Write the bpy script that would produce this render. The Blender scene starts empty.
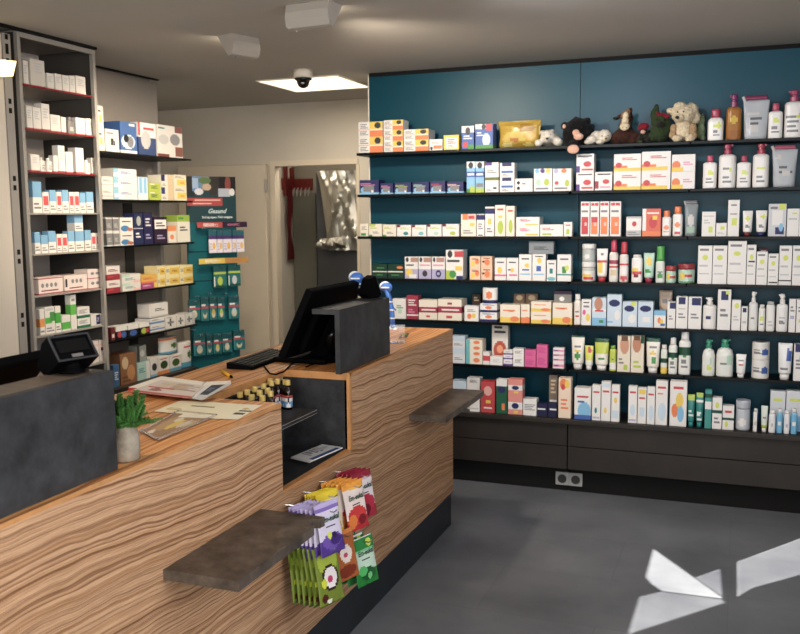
import bpy, bmesh, math, random, re
from mathutils import Vector, Matrix
random.seed(7)
PI = math.pi
sc = bpy.context.scene
COL = sc.collection

# ------------------------------------------------------------------ camera
F, YAW, PIT, ROL, H = 893.75, .363609, .114240, -.00928967, 1.5
_fw = Vector((-math.sin(YAW)*math.cos(PIT), math.cos(YAW)*math.cos(PIT), -math.sin(PIT)))
_rt = Vector((math.cos(YAW), math.sin(YAW), 0)); _up = _rt.cross(_fw)
_c, _s = math.cos(ROL), math.sin(ROL)
RT = _c*_rt + _s*_up; UP = -_s*_rt + _c*_up; FW = _fw
EYE = Vector((0, 0, H))
cd = bpy.data.cameras.new('camera'); cam = bpy.data.objects.new('camera', cd); COL.objects.link(cam)
cam.matrix_world = Matrix(((RT.x, UP.x, -FW.x, 0), (RT.y, UP.y, -FW.y, 0), (RT.z, UP.z, -FW.z, H), (0, 0, 0, 1)))
cd.sensor_width = 36; cd.sensor_fit = 'HORIZONTAL'; cd.lens = 36*F/800; cd.clip_start = .05
cd.dof.use_dof = True; cd.dof.focus_distance = 3.0; cd.dof.aperture_fstop = 5.6
sc.camera = cam

def on(u, v, ax, val):
    """world point of a measured photo point on the plane ax = val (used to measure where real things stand)"""
    d = RT*((u-400)/F) + UP*((317-v)/F) + FW
    i = 'xyz'.index(ax)
    return EYE + d*((val-EYE[i])/d[i])

# ------------------------------------------------------------------ colour
def lin(c):
    if isinstance(c, str):
        c = c.lstrip('#'); c = tuple(int(c[i:i+2], 16)/255 for i in (0, 2, 4))
    return tuple(x/12.92 if x <= .04045 else ((x+.055)/1.055)**2.4 for x in c[:3]) + (1,)
PAL = {k: lin(v) for k, v in dict(w='f2f0ec', wc='f3ead8', k='1b1b1f', r='cf2030', o='ee7a24', y='f2cf3c', g='3f9a45', dg='12543f', lb='7fc0e6', b='2f62b4', nv='222a6b',
     t='1b8f90', p='5c3a8e', dp='34203f', pk='ea86b4', hp='e5539b', cr='a81a44', gr='8c8c90', dk='45454a', lg='b9cf3f', be='dcc39a', br='7a5236', sk='e2b79c', pg='bfe0cb',
     pl='b9b3d6', pb='cfe2f0', ph='f3c6bd', am='b8741c', gd='c9a83a', ol='75803a', lt='6fc7cf', mg='c3258a', dr='7c1528', gg='c9c9c9', yg='d8e45a').items()}
def C(c):
    return PAL[c] if c in PAL else lin(c)

# ------------------------------------------------------------------ materials
def mat(name):
    m = bpy.data.materials.new(name); m.use_nodes = True
    return m, m.node_tree, m.node_tree.nodes, m.node_tree.nodes['Principled BSDF']
def solid(name, c, rough=.5, metal=0, bump=0, bscale=60, var=0, vscale=3, spec=.5, **kw):
    m, nt, N, b = mat(name)
    b.inputs['Roughness'].default_value = rough; b.inputs['Metallic'].default_value = metal
    b.inputs['Specular IOR Level'].default_value = spec
    c = lin(c) if isinstance(c, str) else c
    b.inputs['Base Color'].default_value = c
    for k, v in kw.items(): b.inputs[k.replace('_', ' ')].default_value = v
    if bump or var:
        tc = N.new('ShaderNodeTexCoord')
    if var:
        n = N.new('ShaderNodeTexNoise'); n.inputs['Scale'].default_value = vscale; n.inputs['Detail'].default_value = 6; n.inputs['Roughness'].default_value = .65
        nt.links.new(tc.outputs['Object'], n.inputs['Vector'])
        r = N.new('ShaderNodeValToRGB'); r.color_ramp.elements[0].position = .3; r.color_ramp.elements[1].position = .7
        r.color_ramp.elements[0].color = tuple(x*(1-var) for x in c[:3])+(1,); r.color_ramp.elements[1].color = tuple(min(1, x*(1+var)) for x in c[:3])+(1,)
        nt.links.new(n.outputs['Fac'], r.inputs['Fac']); nt.links.new(r.outputs['Color'], b.inputs['Base Color'])
    if bump:
        n2 = N.new('ShaderNodeTexNoise'); n2.inputs['Scale'].default_value = bscale; n2.inputs['Detail'].default_value = 4
        nt.links.new(tc.outputs['Object'], n2.inputs['Vector'])
        bp = N.new('ShaderNodeBump'); bp.inputs['Strength'].default_value = bump; bp.inputs['Distance'].default_value = .004
        nt.links.new(n2.outputs['Fac'], bp.inputs['Height']); nt.links.new(bp.outputs['Normal'], b.inputs['Normal'])
    return m
def printed(name, rough, spec=.5, sat=.86, val=.83, **kw):
    m, nt, N, b = mat(name)
    a = N.new('ShaderNodeVertexColor'); a.layer_name = 'Col'
    hs = N.new('ShaderNodeHueSaturation'); hs.inputs['Saturation'].default_value = sat; hs.inputs['Value'].default_value = val
    nt.links.new(a.outputs['Color'], hs.inputs['Color']); nt.links.new(hs.outputs['Color'], b.inputs['Base Color']); b.inputs['Roughness'].default_value = rough
    b.inputs['Specular IOR Level'].default_value = spec
    for k, v in kw.items(): b.inputs[k.replace('_', ' ')].default_value = v
    return m
def emis(name, c, s):
    m, nt, N, b = mat(name)
    b.inputs['Base Color'].default_value = lin(c); b.inputs['Emission Color'].default_value = lin(c); b.inputs['Emission Strength'].default_value = s
    return m

GRAIN = 5
def wood(name, stops, zs, ax):
    """zebra veneer: long wavy grain running along y; ax = the axis across the grain (2 on upright faces, 0 on the top)"""
    m, nt, N, b = mat(name); L = nt.links.new
    tc = N.new('ShaderNodeTexCoord'); mp = N.new('ShaderNodeMapping')
    L(tc.outputs['Object'], mp.inputs['Vector'])
    sc_ = [1.0, 1.0, 1.0]; sc_[1] = .62; mp.inputs['Scale'].default_value = sc_
    mp.inputs['Rotation'].default_value = (math.radians(GRAIN) if ax == 2 else 0, 0, 0)
    big = N.new('ShaderNodeTexNoise'); big.inputs['Scale'].default_value = 3.2; big.inputs['Detail'].default_value = 3
    L(mp.outputs['Vector'], big.inputs['Vector'])
    sep = N.new('ShaderNodeSeparateXYZ'); L(mp.outputs['Vector'], sep.inputs[0])
    def math_(op, a, bb, cc=None):
        q = N.new('ShaderNodeMath'); q.operation = op
        for i, x in enumerate((a, bb, cc)):
            if x is None: continue
            if isinstance(x, (int, float)): q.inputs[i].default_value = x
            else: L(x, q.inputs[i])
        return q.outputs[0]
    across = sep.outputs[ax]
    w = math_('MULTIPLY_ADD', big.outputs['Fac'], .075, across)
    mid = N.new('ShaderNodeTexNoise'); mid.inputs['Scale'].default_value = 9; mid.inputs['Detail'].default_value = 2
    mp2 = N.new('ShaderNodeMapping'); mp2.inputs['Scale'].default_value = (1, .45, 1); L(tc.outputs['Object'], mp2.inputs['Vector']); L(mp2.outputs['Vector'], mid.inputs['Vector'])
    w = math_('MULTIPLY_ADD', mid.outputs['Fac'], .022, w)
    # irregular stripes: 1-D noise over the warped across-grain coordinate
    one = N.new('ShaderNodeTexNoise'); one.noise_dimensions = '1D'; one.inputs['Scale'].default_value = 1; one.inputs['Detail'].default_value = 4; one.inputs['Roughness'].default_value = .62
    L(math_('MULTIPLY', w, zs), one.inputs['W'])
    lines = N.new('ShaderNodeTexNoise'); lines.noise_dimensions = '1D'; lines.inputs['Detail'].default_value = 1; lines.inputs['Scale'].default_value = 1
    L(math_('MULTIPLY_ADD', w, zs*1.35, 40), lines.inputs['W'])
    rp = N.new('ShaderNodeValToRGB'); cr = rp.color_ramp
    while len(cr.elements) < len(stops): cr.elements.new(.5)
    for e, (p, c) in zip(cr.elements, stops): e.position = p; e.color = lin(c)
    L(one.outputs['Fac'], rp.inputs['Fac'])
    # thin dark veins
    lines2 = N.new('ShaderNodeTexNoise'); lines2.noise_dimensions = '1D'; lines2.inputs['Detail'].default_value = 0; lines2.inputs['Scale'].default_value = 1
    L(math_('MULTIPLY_ADD', w, zs*.8, 140), lines2.inputs['W'])
    v = math_('MINIMUM', math_('ABSOLUTE', math_('SUBTRACT', lines.outputs['Fac'], .5), 0), math_('MULTIPLY', math_('ABSOLUTE', math_('SUBTRACT', lines2.outputs['Fac'], .47), 0), .8))
    r2 = N.new('ShaderNodeValToRGB'); r2.color_ramp.elements[0].position = 0; r2.color_ramp.elements[0].color = (.42, .33, .27, 1)
    r2.color_ramp.elements[1].position = .03; r2.color_ramp.elements[1].color = (1, 1, 1, 1)
    L(v, r2.inputs['Fac'])
    fine = N.new('ShaderNodeTexNoise'); fine.inputs['Scale'].default_value = 1; fine.inputs['Detail'].default_value = 5
    mp3 = N.new('ShaderNodeMapping'); s3 = [260, 9, 260]; mp3.inputs['Scale'].default_value = s3; L(tc.outputs['Object'], mp3.inputs['Vector']); L(mp3.outputs['Vector'], fine.inputs['Vector'])
    r3 = N.new('ShaderNodeValToRGB'); r3.color_ramp.elements[0].position = .35; r3.color_ramp.elements[0].color = (.8, .78, .76, 1); r3.color_ramp.elements[1].position = .6; r3.color_ramp.elements[1].color = (1.05, 1.05, 1.05, 1)
    L(fine.outputs['Fac'], r3.inputs['Fac'])
    def mul(a, bb):
        q = N.new('ShaderNodeMix'); q.data_type = 'RGBA'; q.blend_type = 'MULTIPLY'; q.inputs['Factor'].default_value = 1
        L(a, q.inputs[6]); L(bb, q.inputs[7]); return q.outputs[2]
    L(mul(mul(rp.outputs['Color'], r2.outputs['Color']), r3.outputs['Color']), b.inputs['Base Color'])
    b.inputs['Roughness'].default_value = .42
    return m

M = {}
M['print'] = printed('printed_card', .5)
M['plastic'] = printed('coloured_plastic', .28)
M['foil'] = printed('printed_foil', .3, sat=.95, val=.82, Coat_Weight=.15, Coat_Roughness=.25)
M['gel'] = printed('clear_plastic', .15, Transmission_Weight=.25, IOR=1.3)
M['wood'] = wood('zebra_veneer', [(.25, '9c7859'), (.38, 'b18c6a'), (.5, 'be9c7d'), (.62, 'c6a382'), (.78, 'b5906e')], 58, 2)
M['woodtop'] = wood('zebra_veneer_top', [(.25, 'a06c42'), (.40, 'c08552'), (.5, 'd39a64'), (.62, 'ddaa74'), (.78, 'c28c5a')], 40, 0)
M['woodedge'] = solid('veneer_edge', 'b98a5c', .45, var=.15, vscale=20)
M['stone'] = solid('slate_laminate', '343537', .55, var=.62, vscale=11, bump=.06, bscale=90)
M['stone2'] = solid('brown_slate_laminate', '584f47', .42, var=.65, vscale=13, bump=.06, bscale=90)
M['bench'] = solid('dark_bench_laminate', '302b27', .5, var=.3, vscale=4)
M['plinth'] = solid('charcoal_plinth', '2c3136', .45, var=.25, vscale=6)
M['black'] = solid('black_plastic', '0b0b0d', .7, spec=.08)
M['screen'] = solid('dark_screen', '090a0c', .12)
M['shelf'] = solid('dark_glass_shelf', '070c0e', .4, spec=.3)
M['fixture'] = solid('fixture_grey', 'b0a9a0', .5)
M['teal'] = solid('teal_panel', '074859', .4, var=.05, vscale=1.2, spec=.36)
M['wall'] = solid('beige_wall_paint', 'c0b8ab', .75, bump=.05, bscale=140, var=.03)
M['ceil'] = solid('white_ceiling_paint', 'bdb8b0', .8, bump=.04, bscale=120, var=.02)
M['white'] = solid('white_lacquer', 'ece4d6', .45)
M['doorwhite'] = solid('cream_door_lacquer', 'cbbfac', .5, var=.03)
M['metal'] = solid('grey_metal', 'a8a49e', .45, metal=.3)
M['chrome'] = solid('bright_steel', 'd8d8d8', .18, metal=1)
M['gap'] = solid('shadow_gap', '0b0b0b', .8)
M['greypanel'] = solid('grey_back_panel', '98918a', .6, var=.05, vscale=3)
M['greydark'] = solid('dark_grey_panel', '4b4946', .6, var=.06)
M['hall'] = solid('hall_grey_lacquer', '8f897d', .55)
M['cabinet'] = solid('anthracite_cabinet', '4c4d50', .55)
M['glass'] = solid('clear_acrylic', 'ffffff', .05, Transmission_Weight=.92, IOR=1.45)

# ------------------------------------------------------------------ mesh helpers
def link(name, me, m=None, parent=None, smooth=False):
    o = bpy.data.objects.new(name, me); COL.objects.link(o)
    if m is not None:
        for x in (m if isinstance(m, (list, tuple)) else [m]): me.materials.append(x)
    if smooth:
        for p in me.polygons: p.use_smooth = True
    if parent is not None: o.parent = parent
    return o
def from_bm(name, bm, m=None, parent=None, smooth=False):
    bmesh.ops.recalc_face_normals(bm, faces=bm.faces)
    me = bpy.data.meshes.new(name); bm.to_mesh(me); bm.free()
    return link(name, me, m, parent, smooth)
def tag(o, label=None, cat=None, group=None, kind=None):
    if label: o['label'] = label
    if cat: o['category'] = cat
    if group: o['group'] = group
    if kind: o['kind'] = kind
    return o
def empty(name, loc=(0, 0, 0), rz=0):
    o = bpy.data.objects.new(name, None); COL.objects.link(o); o.location = loc; o.rotation_euler = (0, 0, rz); o.empty_display_size = .05
    return o
def bx(bm, x0, x1, y0, y1, z0, z1, bevel=0):
    vs = [bm.verts.new(p) for p in ((x0, y0, z0), (x1, y0, z0), (x1, y1, z0), (x0, y1, z0), (x0, y0, z1), (x1, y0, z1), (x1, y1, z1), (x0, y1, z1))]
    fs = [bm.faces.new([vs[i] for i in q]) for q in ((0, 3, 2, 1), (4, 5, 6, 7), (0, 1, 5, 4), (1, 2, 6, 5), (2, 3, 7, 6), (3, 0, 4, 7))]
    if bevel:
        es = list({e for f in fs for e in f.edges})
        bmesh.ops.bevel(bm, geom=es, offset=bevel, segments=2, affect='EDGES', profile=.5)
    return vs
def box(name, x0, x1, y0, y1, z0, z1, m, parent=None, bevel=0):
    bm = bmesh.new(); bx(bm, x0, x1, y0, y1, z0, z1, bevel)
    return from_bm(name, bm, m, parent)
def structure(name, x0, x1, y0, y1, z0, z1, m):
    return tag(box(name, x0, x1, y0, y1, z0, z1, m), kind='structure')
def prism(bm, pts, ax, a0, a1):
    """extrude the polygon pts (2-D, in the two axes other than ax) from a0 to a1 along ax"""
    def P(p, a):
        q = list(p); q.insert('xyz'.index(ax), a); return q
    lo = [bm.verts.new(P(p, a0)) for p in pts]; hi = [bm.verts.new(P(p, a1)) for p in pts]
    n = len(pts)
    bm.faces.new(lo); bm.faces.new(hi[::-1])
    for i in range(n): bm.faces.new((lo[i], hi[i], hi[(i+1) % n], lo[(i+1) % n]))
def tube(bm, pts, r, n=8, taper=None):
    """round rod through pts"""
    pts = [Vector(p) for p in pts]; rings = []
    for i, p in enumerate(pts):
        t = (pts[min(i+1, len(pts)-1)]-pts[max(i-1, 0)]).normalized()
        a = t.cross(Vector((0, 0, 1)))
        if a.length < .05: a = t.cross(Vector((1, 0, 0)))
        a.normalize(); b = t.cross(a)
        rr = r if taper is None else r*taper[i]
        rings.append([bm.verts.new(p + (a*math.cos(2*PI*k/n)+b*math.sin(2*PI*k/n))*rr) for k in range(n)])
    for A, B in zip(rings, rings[1:]):
        for k in range(n): bm.faces.new((A[k], A[(k+1) % n], B[(k+1) % n], B[k]))
    bm.faces.new(rings[0][::-1]); bm.faces.new(rings[-1])
def ball(bm, c, r, rot=None, seg=16):
    r = (r, r, r) if isinstance(r, (int, float)) else r
    m = Matrix.Translation(c) @ (rot.to_4x4() if rot else Matrix()) @ Matrix.Diagonal((*r, 1))
    return bmesh.ops.create_uvsphere(bm, u_segments=seg, v_segments=max(6, seg//2), radius=1, matrix=m)['verts']
def lathe(bm, prof, n=24, c=(0, 0, 0)):
    rings = [[bm.verts.new((c[0]+r*math.cos(2*PI*k/n), c[1]+r*math.sin(2*PI*k/n), c[2]+z)) for k in range(n)] for r, z in prof]
    for A, B in zip(rings, rings[1:]):
        for k in range(n): bm.faces.new((A[k], A[(k+1) % n], B[(k+1) % n], B[k]))
    bm.faces.new(rings[0][::-1]); bm.faces.new(rings[-1])
def lettering(txt, size, m, parent, loc, rot=(PI/2, 0, 0), shear=0, width=None):
    cu = bpy.data.curves.new('lettering', 'FONT'); cu.body = txt; cu.size = size; cu.align_x = 'CENTER'; cu.align_y = 'CENTER'; cu.shear = shear; cu.resolution_u = 2; cu.offset = size*.02
    tmp = bpy.data.objects.new('tmp', cu); me = bpy.data.meshes.new_from_object(tmp); bpy.data.objects.remove(tmp); bpy.data.curves.remove(cu)
    if width:
        xs = [v.co.x for v in me.vertices]; k = width/max(1e-6, max(xs)-min(xs))
        for v in me.vertices: v.co.x *= k
    o = link('lettering', me, m, parent); o.location = loc; o.rotation_euler = rot
    return o

# ------------------------------------------------------------------ printed art: 'base|code x0,y0,x1,y1|...' on the front, y up; '#' = lines of small print, '@' = ellipse
_cache = {}
def art(s):
    if s in _cache: return _cache[s]
    seg = s.split('|'); base = C(seg[0].strip()); R = []
    for q in seg[1:]:
        k = q[0]; q = q[1:] if k in '#@' else q
        code, nums = q.strip().split(' '); x0, y0, x1, y1 = map(float, nums.split(',')); c = C(code)
        if k == '#':
            n = max(1, round((y1-y0)/.11)); st = (y1-y0)/n
            for i in range(n):
                xe = x1-(x1-x0)*(0, .3, .15)[i % 3]
                R.append((x0, y0+i*st+st*.25, xe, y0+i*st+st*.75, c))
        elif k == '@':
            for i in range(9):
                a = (i+.5)/9*2-1; h = math.sqrt(1-a*a); cx = (x0+x1)/2; hw = (x1-x0)/2*h
                R.append((cx-hw, y0+(y1-y0)*i/9, cx+hw, y0+(y1-y0)*(i+1)/9, c))
        else: R.append((x0, y0, x1, y1, c))
    _cache[s] = (base, R); return base, R
def art_at(A, u, v, side=False):
    c = A[0]
    for x0, y0, x1, y1, k in A[1]:
        if side and not (x0 <= 0 and x1 >= 1): continue
        if x0 <= u <= x1 and y0 <= v <= y1: c = k
    return c
def paint(me, cols):
    ca = me.color_attributes.new('Col', 'FLOAT_COLOR', 'CORNER'); buf = []
    for p in me.polygons:
        for _ in p.loop_indices: buf.extend(cols[p.index])
    ca.data.foreach_set('color', buf)
def card_mesh(w, d, h, a, name='medicine_box', top=None):
    """a carton with its print: width w along x, front at y=0 facing -y, depth d, standing on z=0"""
    A = art(a)
    def cuts(i, j):
        v = {0., 1.}
        for r in A[1]: v.update((max(0, min(1, r[i])), max(0, min(1, r[j]))))
        v = sorted(v); o = [v[0]]
        for q in v[1:]:
            if q-o[-1] > .004: o.append(q)
        o[-1] = 1.; return o
    X, Z = cuts(0, 2), cuts(1, 3)
    V = {}; vs = []; fs = []; cs = []
    def vert(x, y, z):
        k = (round(x, 6), round(y, 6), round(z, 6))
        if k not in V: V[k] = len(vs); vs.append(k)
        return V[k]
    P = lambda u: (u-.5)*w
    for i in range(len(X)-1):
        for j in range(len(Z)-1):
            fs.append((vert(P(X[i]), 0, Z[j]*h), vert(P(X[i+1]), 0, Z[j]*h), vert(P(X[i+1]), 0, Z[j+1]*h), vert(P(X[i]), 0, Z[j+1]*h)))
            cs.append(art_at(A, (X[i]+X[i+1])/2, (Z[j]+Z[j+1])/2))
    for j in range(len(Z)-1):
        c = art_at(A, .5, (Z[j]+Z[j+1])/2, True)
        for x, fl in ((-w/2, 0), (w/2, 1)):
            q = [vert(x, 0, Z[j]*h), vert(x, d, Z[j]*h), vert(x, d, Z[j+1]*h), vert(x, 0, Z[j+1]*h)]
            fs.append(q if fl else q[::-1]); cs.append(c)
    b = A[0]; tc = art_at(A, .5, .999, True)
    for q, c in ((((-w/2, 0, h), (w/2, 0, h), (w/2, d, h), (-w/2, d, h)), tc), (((-w/2, 0, 0), (-w/2, d, 0), (w/2, d, 0), (w/2, 0, 0)), b), (((-w/2, d, 0), (-w/2, d, h), (w/2, d, h), (w/2, d, 0)), b)):
        fs.append([vert(*p) for p in q]); cs.append(c)
    me = bpy.data.meshes.new(name); me.from_pydata(vs, [], fs); me.update(); paint(me, cs)
    return me
def loft_mesh(secs, a, h, name, n=20, ex=2.5, cy=0):
    """secs: (z, half width, half depth[, exponent]) ; print a on the front"""
    A = art(a); vs = []; fs = []; cs = []
    # refine in z for the print
    S = []
    for s0, s1 in zip(secs, secs[1:]):
        k = max(1, int((s1[0]-s0[0])/h/.06))
        for i in range(k): t = i/k; S.append(tuple(s0[q]*(1-t)+s1[q]*t for q in range(len(s0))))
    S.append(secs[-1])
    for s in S:
        e = s[3] if len(s) > 3 else ex
        for k in range(n):
            t = 2*PI*(k+.5)/n - PI/2
            cx, sy = math.cos(t), math.sin(t)
            vs.append((s[1]*math.copysign(abs(cx)**(2/e), cx), cy+s[2]*math.copysign(abs(sy)**(2/e), sy), s[0]))
    wmax = max(s[1] for s in S)
    for i in range(len(S)-1):
        for k in range(n):
            q = (i*n+k, i*n+(k+1) % n, (i+1)*n+(k+1) % n, (i+1)*n+k); fs.append(q)
            mx = sum(vs[j][0] for j in q)/4; my = sum(vs[j][1] for j in q)/4-cy; mz = sum(vs[j][2] for j in q)/4
            cs.append(art_at(A, .5+mx/wmax/2, mz/h, side=my > -.2*S[i][2]))
    fs.append(tuple(range(n))[::-1]); cs.append(A[0]); fs.append(tuple((len(S)-1)*n+k for k in range(n))); cs.append(art_at(A, .5, .999, True))
    me = bpy.data.meshes.new(name); me.from_pydata(vs, [], fs); me.update(); paint(me, cs)
    for p in me.polygons: p.use_smooth = len(p.vertices) == 4
    return me

# ------------------------------------------------------------------ products (front at local y=0 facing -y, base at z=0)
def make_box(w, h, d, a, **k):
    return link('medicine_box', card_mesh(w, d, h, a), M['print'])
def make_can(w, h, d, a, **k):
    d = min(d, w); r = w/2
    return link('supplement_can', loft_mesh([(0, r*.97, d/2*.97, 2), (h*.02, r, d/2, 2), (h*.97, r, d/2, 2), (h, r*.96, d/2*.96, 2)], a, h, 'supplement_can', 24, cy=d/2), M['print'])
def make_jar(w, h, d, a, cap='r', **k):
    d = min(d, w); r = w/2; hb = h*.72
    o = link('cream_jar', loft_mesh([(0, r*.9, d/2*.9, 2), (h*.05, r*.97, d/2*.97, 2), (hb*.95, r*.97, d/2*.97, 2), (hb, r*.85, d/2*.85, 2)], a, hb, 'cream_jar', 20, cy=d/2), M['plastic'])
    l = link('lid', loft_mesh([(hb, r*.98, d/2*.98, 2), (h*.97, r, d/2, 2), (h, r*.94, d/2*.94, 2)], cap, h, 'lid', 20, cy=d/2), M['plastic'], o)
    return o
def make_bottle(w, h, d, a, cap='r', ch=.2, nw=.5, name='lotion_bottle', sh=.055, mt='plastic', ex=3.2, **k):
    d = min(d, w*.62 if w > .05 else w*.9); hb = h*(1-ch); s = h*sh; r, q = w/2, d/2
    body = loft_mesh([(0, r*.93, q*.93), (h*.02, r, q), (hb-s, r, q), (hb-s*.4, r*.86, q*.9), (hb, r*nw, q*max(nw, .6), 2.2)], a, hb, name, 24, ex, cy=q)
    o = link(name, body, M[mt])
    r2, q2 = r*nw*.95, q*max(nw, .6)*.95
    link('cap', loft_mesh([(hb, r2, q2, 2.2), (h*.985, r2*.94, q2*.94, 2.2), (h, r2*.85, q2*.85, 2.2)], cap, h, 'cap', 18, cy=q), M['plastic'], o)
    return o
def make_pump(w, h, d, a, cap='w', ch=.28, name='pump_bottle', mt='plastic', side=1, sh=.06, **k):
    d = min(d, w*.75); hb = h*(1-ch); r, q = w/2, d/2; s = h*sh
    o = link(name, loft_mesh([(0, r*.93, q*.93), (h*.02, r, q), (hb-s, r, q), (hb-s*.35, r*.82, q*.82), (hb, r*.42, q*.5, 2.2)], a, hb, name, 24, 2.8, cy=q), M[mt])
    c = C(cap); bm = bmesh.new()
    lathe(bm, [(r*.46, hb), (r*.48, hb+h*ch*.38), (r*.34, hb+h*ch*.43), (r*.33, hb+h*ch*.56), (r*.46, hb+h*ch*.6), (r*.44, hb+h*ch*.9), (r*.3, h)], 14, (0, q, 0))
    bx(bm, min(0, side*r*.62), max(0, side*r*.62), q-r*.14, q+r*.14, hb+h*ch*.78, hb+h*ch*.95)
    p = from_bm('pump_head', bm, M['plastic'], o); paint(p.data, [c]*len(p.data.polygons))
    return o
def make_tube(w, h, d, a, cap='r', ch=.16, up=False, name='cream_tube', **k):
    """squeeze tube standing on its cap, flat crimped end up (up=True: cap on top)"""
    d = min(d, w*.6); r = w/2; q = d/2; hc = h*ch
    secs = [(hc, r*.78, q*.95, 2.1), (hc+h*.05, r*.86, q, 2.1), (hc+(h-hc)*.5, r*.93, q*.75, 2.2), (h*.94, r, q*.15, 3), (h, r, q*.1, 4)]
    capsec = [(0, r*.62, q*.82, 2.1), (hc, r*.68, q*.88, 2.1)]
    if up:
        secs = [(h-z, *t) for z, *t in secs][::-1]; capsec = [(h-z, *t) for z, *t in capsec][::-1]
    o = link(name, loft_mesh(secs, a, h, name, 20, cy=q), M['plastic'])
    link('cap', loft_mesh(capsec, cap, h, 'cap', 16, cy=q), M['plastic'], o)
    return o
def make_pouch(w, h, d, a, cap='dr', **k):
    """stand-up refill pouch with a coloured seal strip and a slanted spout at one top corner"""
    r = w/2; q = min(d/2, .03); hb = h*.9
    o = link('refill_pouch', loft_mesh([(0, r*.84, q, 2.6), (h*.1, r*.86, q, 2.6), (h*.5, r*.92, q*.75, 2.6), (hb*.93, r*.99, q*.22, 4), (hb, r, q*.12, 4)], a, hb, 'refill_pouch', 24, cy=q), M['gel'])
    link('seal_strip', loft_mesh([(hb, r*.86, q*.13, 5), (h, r*.82, q*.12, 5)], cap, h, 'seal_strip', 12, cy=q), M['plastic'], o)
    bm = bmesh.new(); tube(bm, [(-r*.8, q, hb*.93), (-r*1.02, q, h*.99)], r*.13, 10)
    p = from_bm('spout', bm, M['plastic'], o); paint(p.data, [C('gg')]*len(p.data.polygons))
    return o
MAKE = dict(B=make_box, N=make_can, J=make_jar, O=make_bottle, P=make_pump, T=make_tube, U=make_pouch)
KIND = dict(B=('medicine_box', 'box'), N=('supplement_can', 'can'), J=('cream_jar', 'jar'), O=('lotion_bottle', 'bottle'), P=('pump_bottle', 'bottle'), T=('cream_tube', 'tube'), U=('refill_pouch', 'pouch'))
ORD = ['', 'first', 'second', 'third', 'fourth', 'fifth', 'sixth', 'seventh', 'eighth', 'ninth', 'tenth', 'eleventh', 'twelfth', 'thirteenth', 'fourteenth', 'fifteenth']
def shelf_row(items, zs, ax, plane, place, group, maxd, bays=None, sign=1):
    """items: (kind, u0, u1, 'v v v', look, print[, options]). ax/plane: the plane of the fronts ('y' faces -y, 'x' faces +x). bays: [(u limit, phrase)]"""
    cnt = {}
    for it in items:
        kd, u0, u1, vv, look, a = it[:6]; op = it[6] if len(it) > 6 else {}
        back = op.get('back', 0); base = op.get('z', zs)
        pl = plane+back if ax == 'y' else plane-back
        v = [float(q) for q in vv.split()]; um = (u0+u1)/2; vm = v[len(v)//2]
        z = [on(um, q, ax, pl).z for q in v]
        if 'on' in op: z[-1] = op['on']
        else: z[-1] = base
        k = 0 if ax == 'y' else 1
        a0 = on(u0, v[-1], ax, pl)[k]; a1 = on(u1, v[-1], ax, pl)[k]
        w = max(.012, a1-a0-.0012); mid = (a0+a1)/2
        bay = next((p for lim, p in bays if um < lim), '') if bays else ''
        cnt[bay] = cnt.get(bay, 0)+1; o_ = ORD[cnt[bay]]
        nst = len(z)-1
        for s in range(nst):
            hgt = z[s]-z[s+1]-(.0005 if s else 0)
            d = op.get('d', min(maxd-back, max(.03, w*.8 if kd == 'B' else w)))
            d = min(d, maxd-back)
            ob = MAKE[kd](w, hgt, d, a[s] if isinstance(a, (list, tuple)) else a, **{q: r for q, r in op.items() if q in ('cap', 'ch', 'nw', 'sh', 'up', 'mt', 'side', 'ex')})
            nm, cat = KIND[kd]
            lk = look[s] if isinstance(look, (list, tuple)) else look
            pos = {1: '', 2: ('upper of ', 'lower of ')[s % 2], 3: ('top of ', 'middle of ', 'bottom of ')[s % 3], 4: ('top of ', 'second-highest of ', 'third-highest of ', 'bottom of ')[s % 4]}[nst]
            where = f"{pos}{o_} {'stack' if nst > 1 else 'spot'}, {bay+', ' if bay else ''}{place}"
            tag(ob, f"{lk}, {where}", cat, f"{cat}s on the {group}".replace('boxs', 'boxes').replace('pouchs', 'pouches'))
            if 'text' in op and s == op['text'][5]:
                t, sz, c, tx, tz = op['text'][:5]
                key = 'ink_'+c
                if key not in M: M[key] = solid(key, C(c), .5)
                lettering(t, sz, M[key], ob, ((tx-.5)*w, -.0012, hgt*tz), width=None)
            ob.location = (mid, pl, z[s+1]) if ax == 'y' else (pl, mid, z[s+1])
            ob.rotation_euler = (0, 0, math.radians(random.uniform(-.6, .6)) + (PI/2 if ax == 'x' else 0))
# ------------------------------------------------------------------ the room
CZ = 2.322; WY = 4.95; DY = 6.0; CF = -1.2615
def ct(y): return .9292+.0075*y                       # the counter's top height
m, nt, N, b = mat('grey_vinyl_floor')
tc = N.new('ShaderNodeTexCoord'); n1 = N.new('ShaderNodeTexNoise'); n1.inputs['Scale'].default_value = 2.2; n1.inputs['Detail'].default_value = 8; n1.inputs['Roughness'].default_value = .6
nt.links.new(tc.outputs['Object'], n1.inputs['Vector'])
rp = N.new('ShaderNodeValToRGB'); rp.color_ramp.elements[0].position = .3; rp.color_ramp.elements[0].color = lin('676a70'); rp.color_ramp.elements[1].position = .72; rp.color_ramp.elements[1].color = lin('83868a')
nt.links.new(n1.outputs['Fac'], rp.inputs['Fac'])
br = N.new('ShaderNodeTexBrick'); br.offset = .5; br.inputs['Scale'].default_value = 1; br.inputs['Mortar Size'].default_value = .0015; br.inputs['Brick Width'].default_value = .9; br.inputs['Row Height'].default_value = .45
br.inputs['Color1'].default_value = (.94, .94, .94, 1); br.inputs['Color2'].default_value = (1.05, 1.05, 1.05, 1); br.inputs['Mortar'].default_value = (.8, .8, .8, 1)
nt.links.new(tc.outputs['Object'], br.inputs['Vector'])
mx = N.new('ShaderNodeMix'); mx.data_type = 'RGBA'; mx.blend_type = 'MULTIPLY'; mx.inputs['Factor'].default_value = 1
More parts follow.
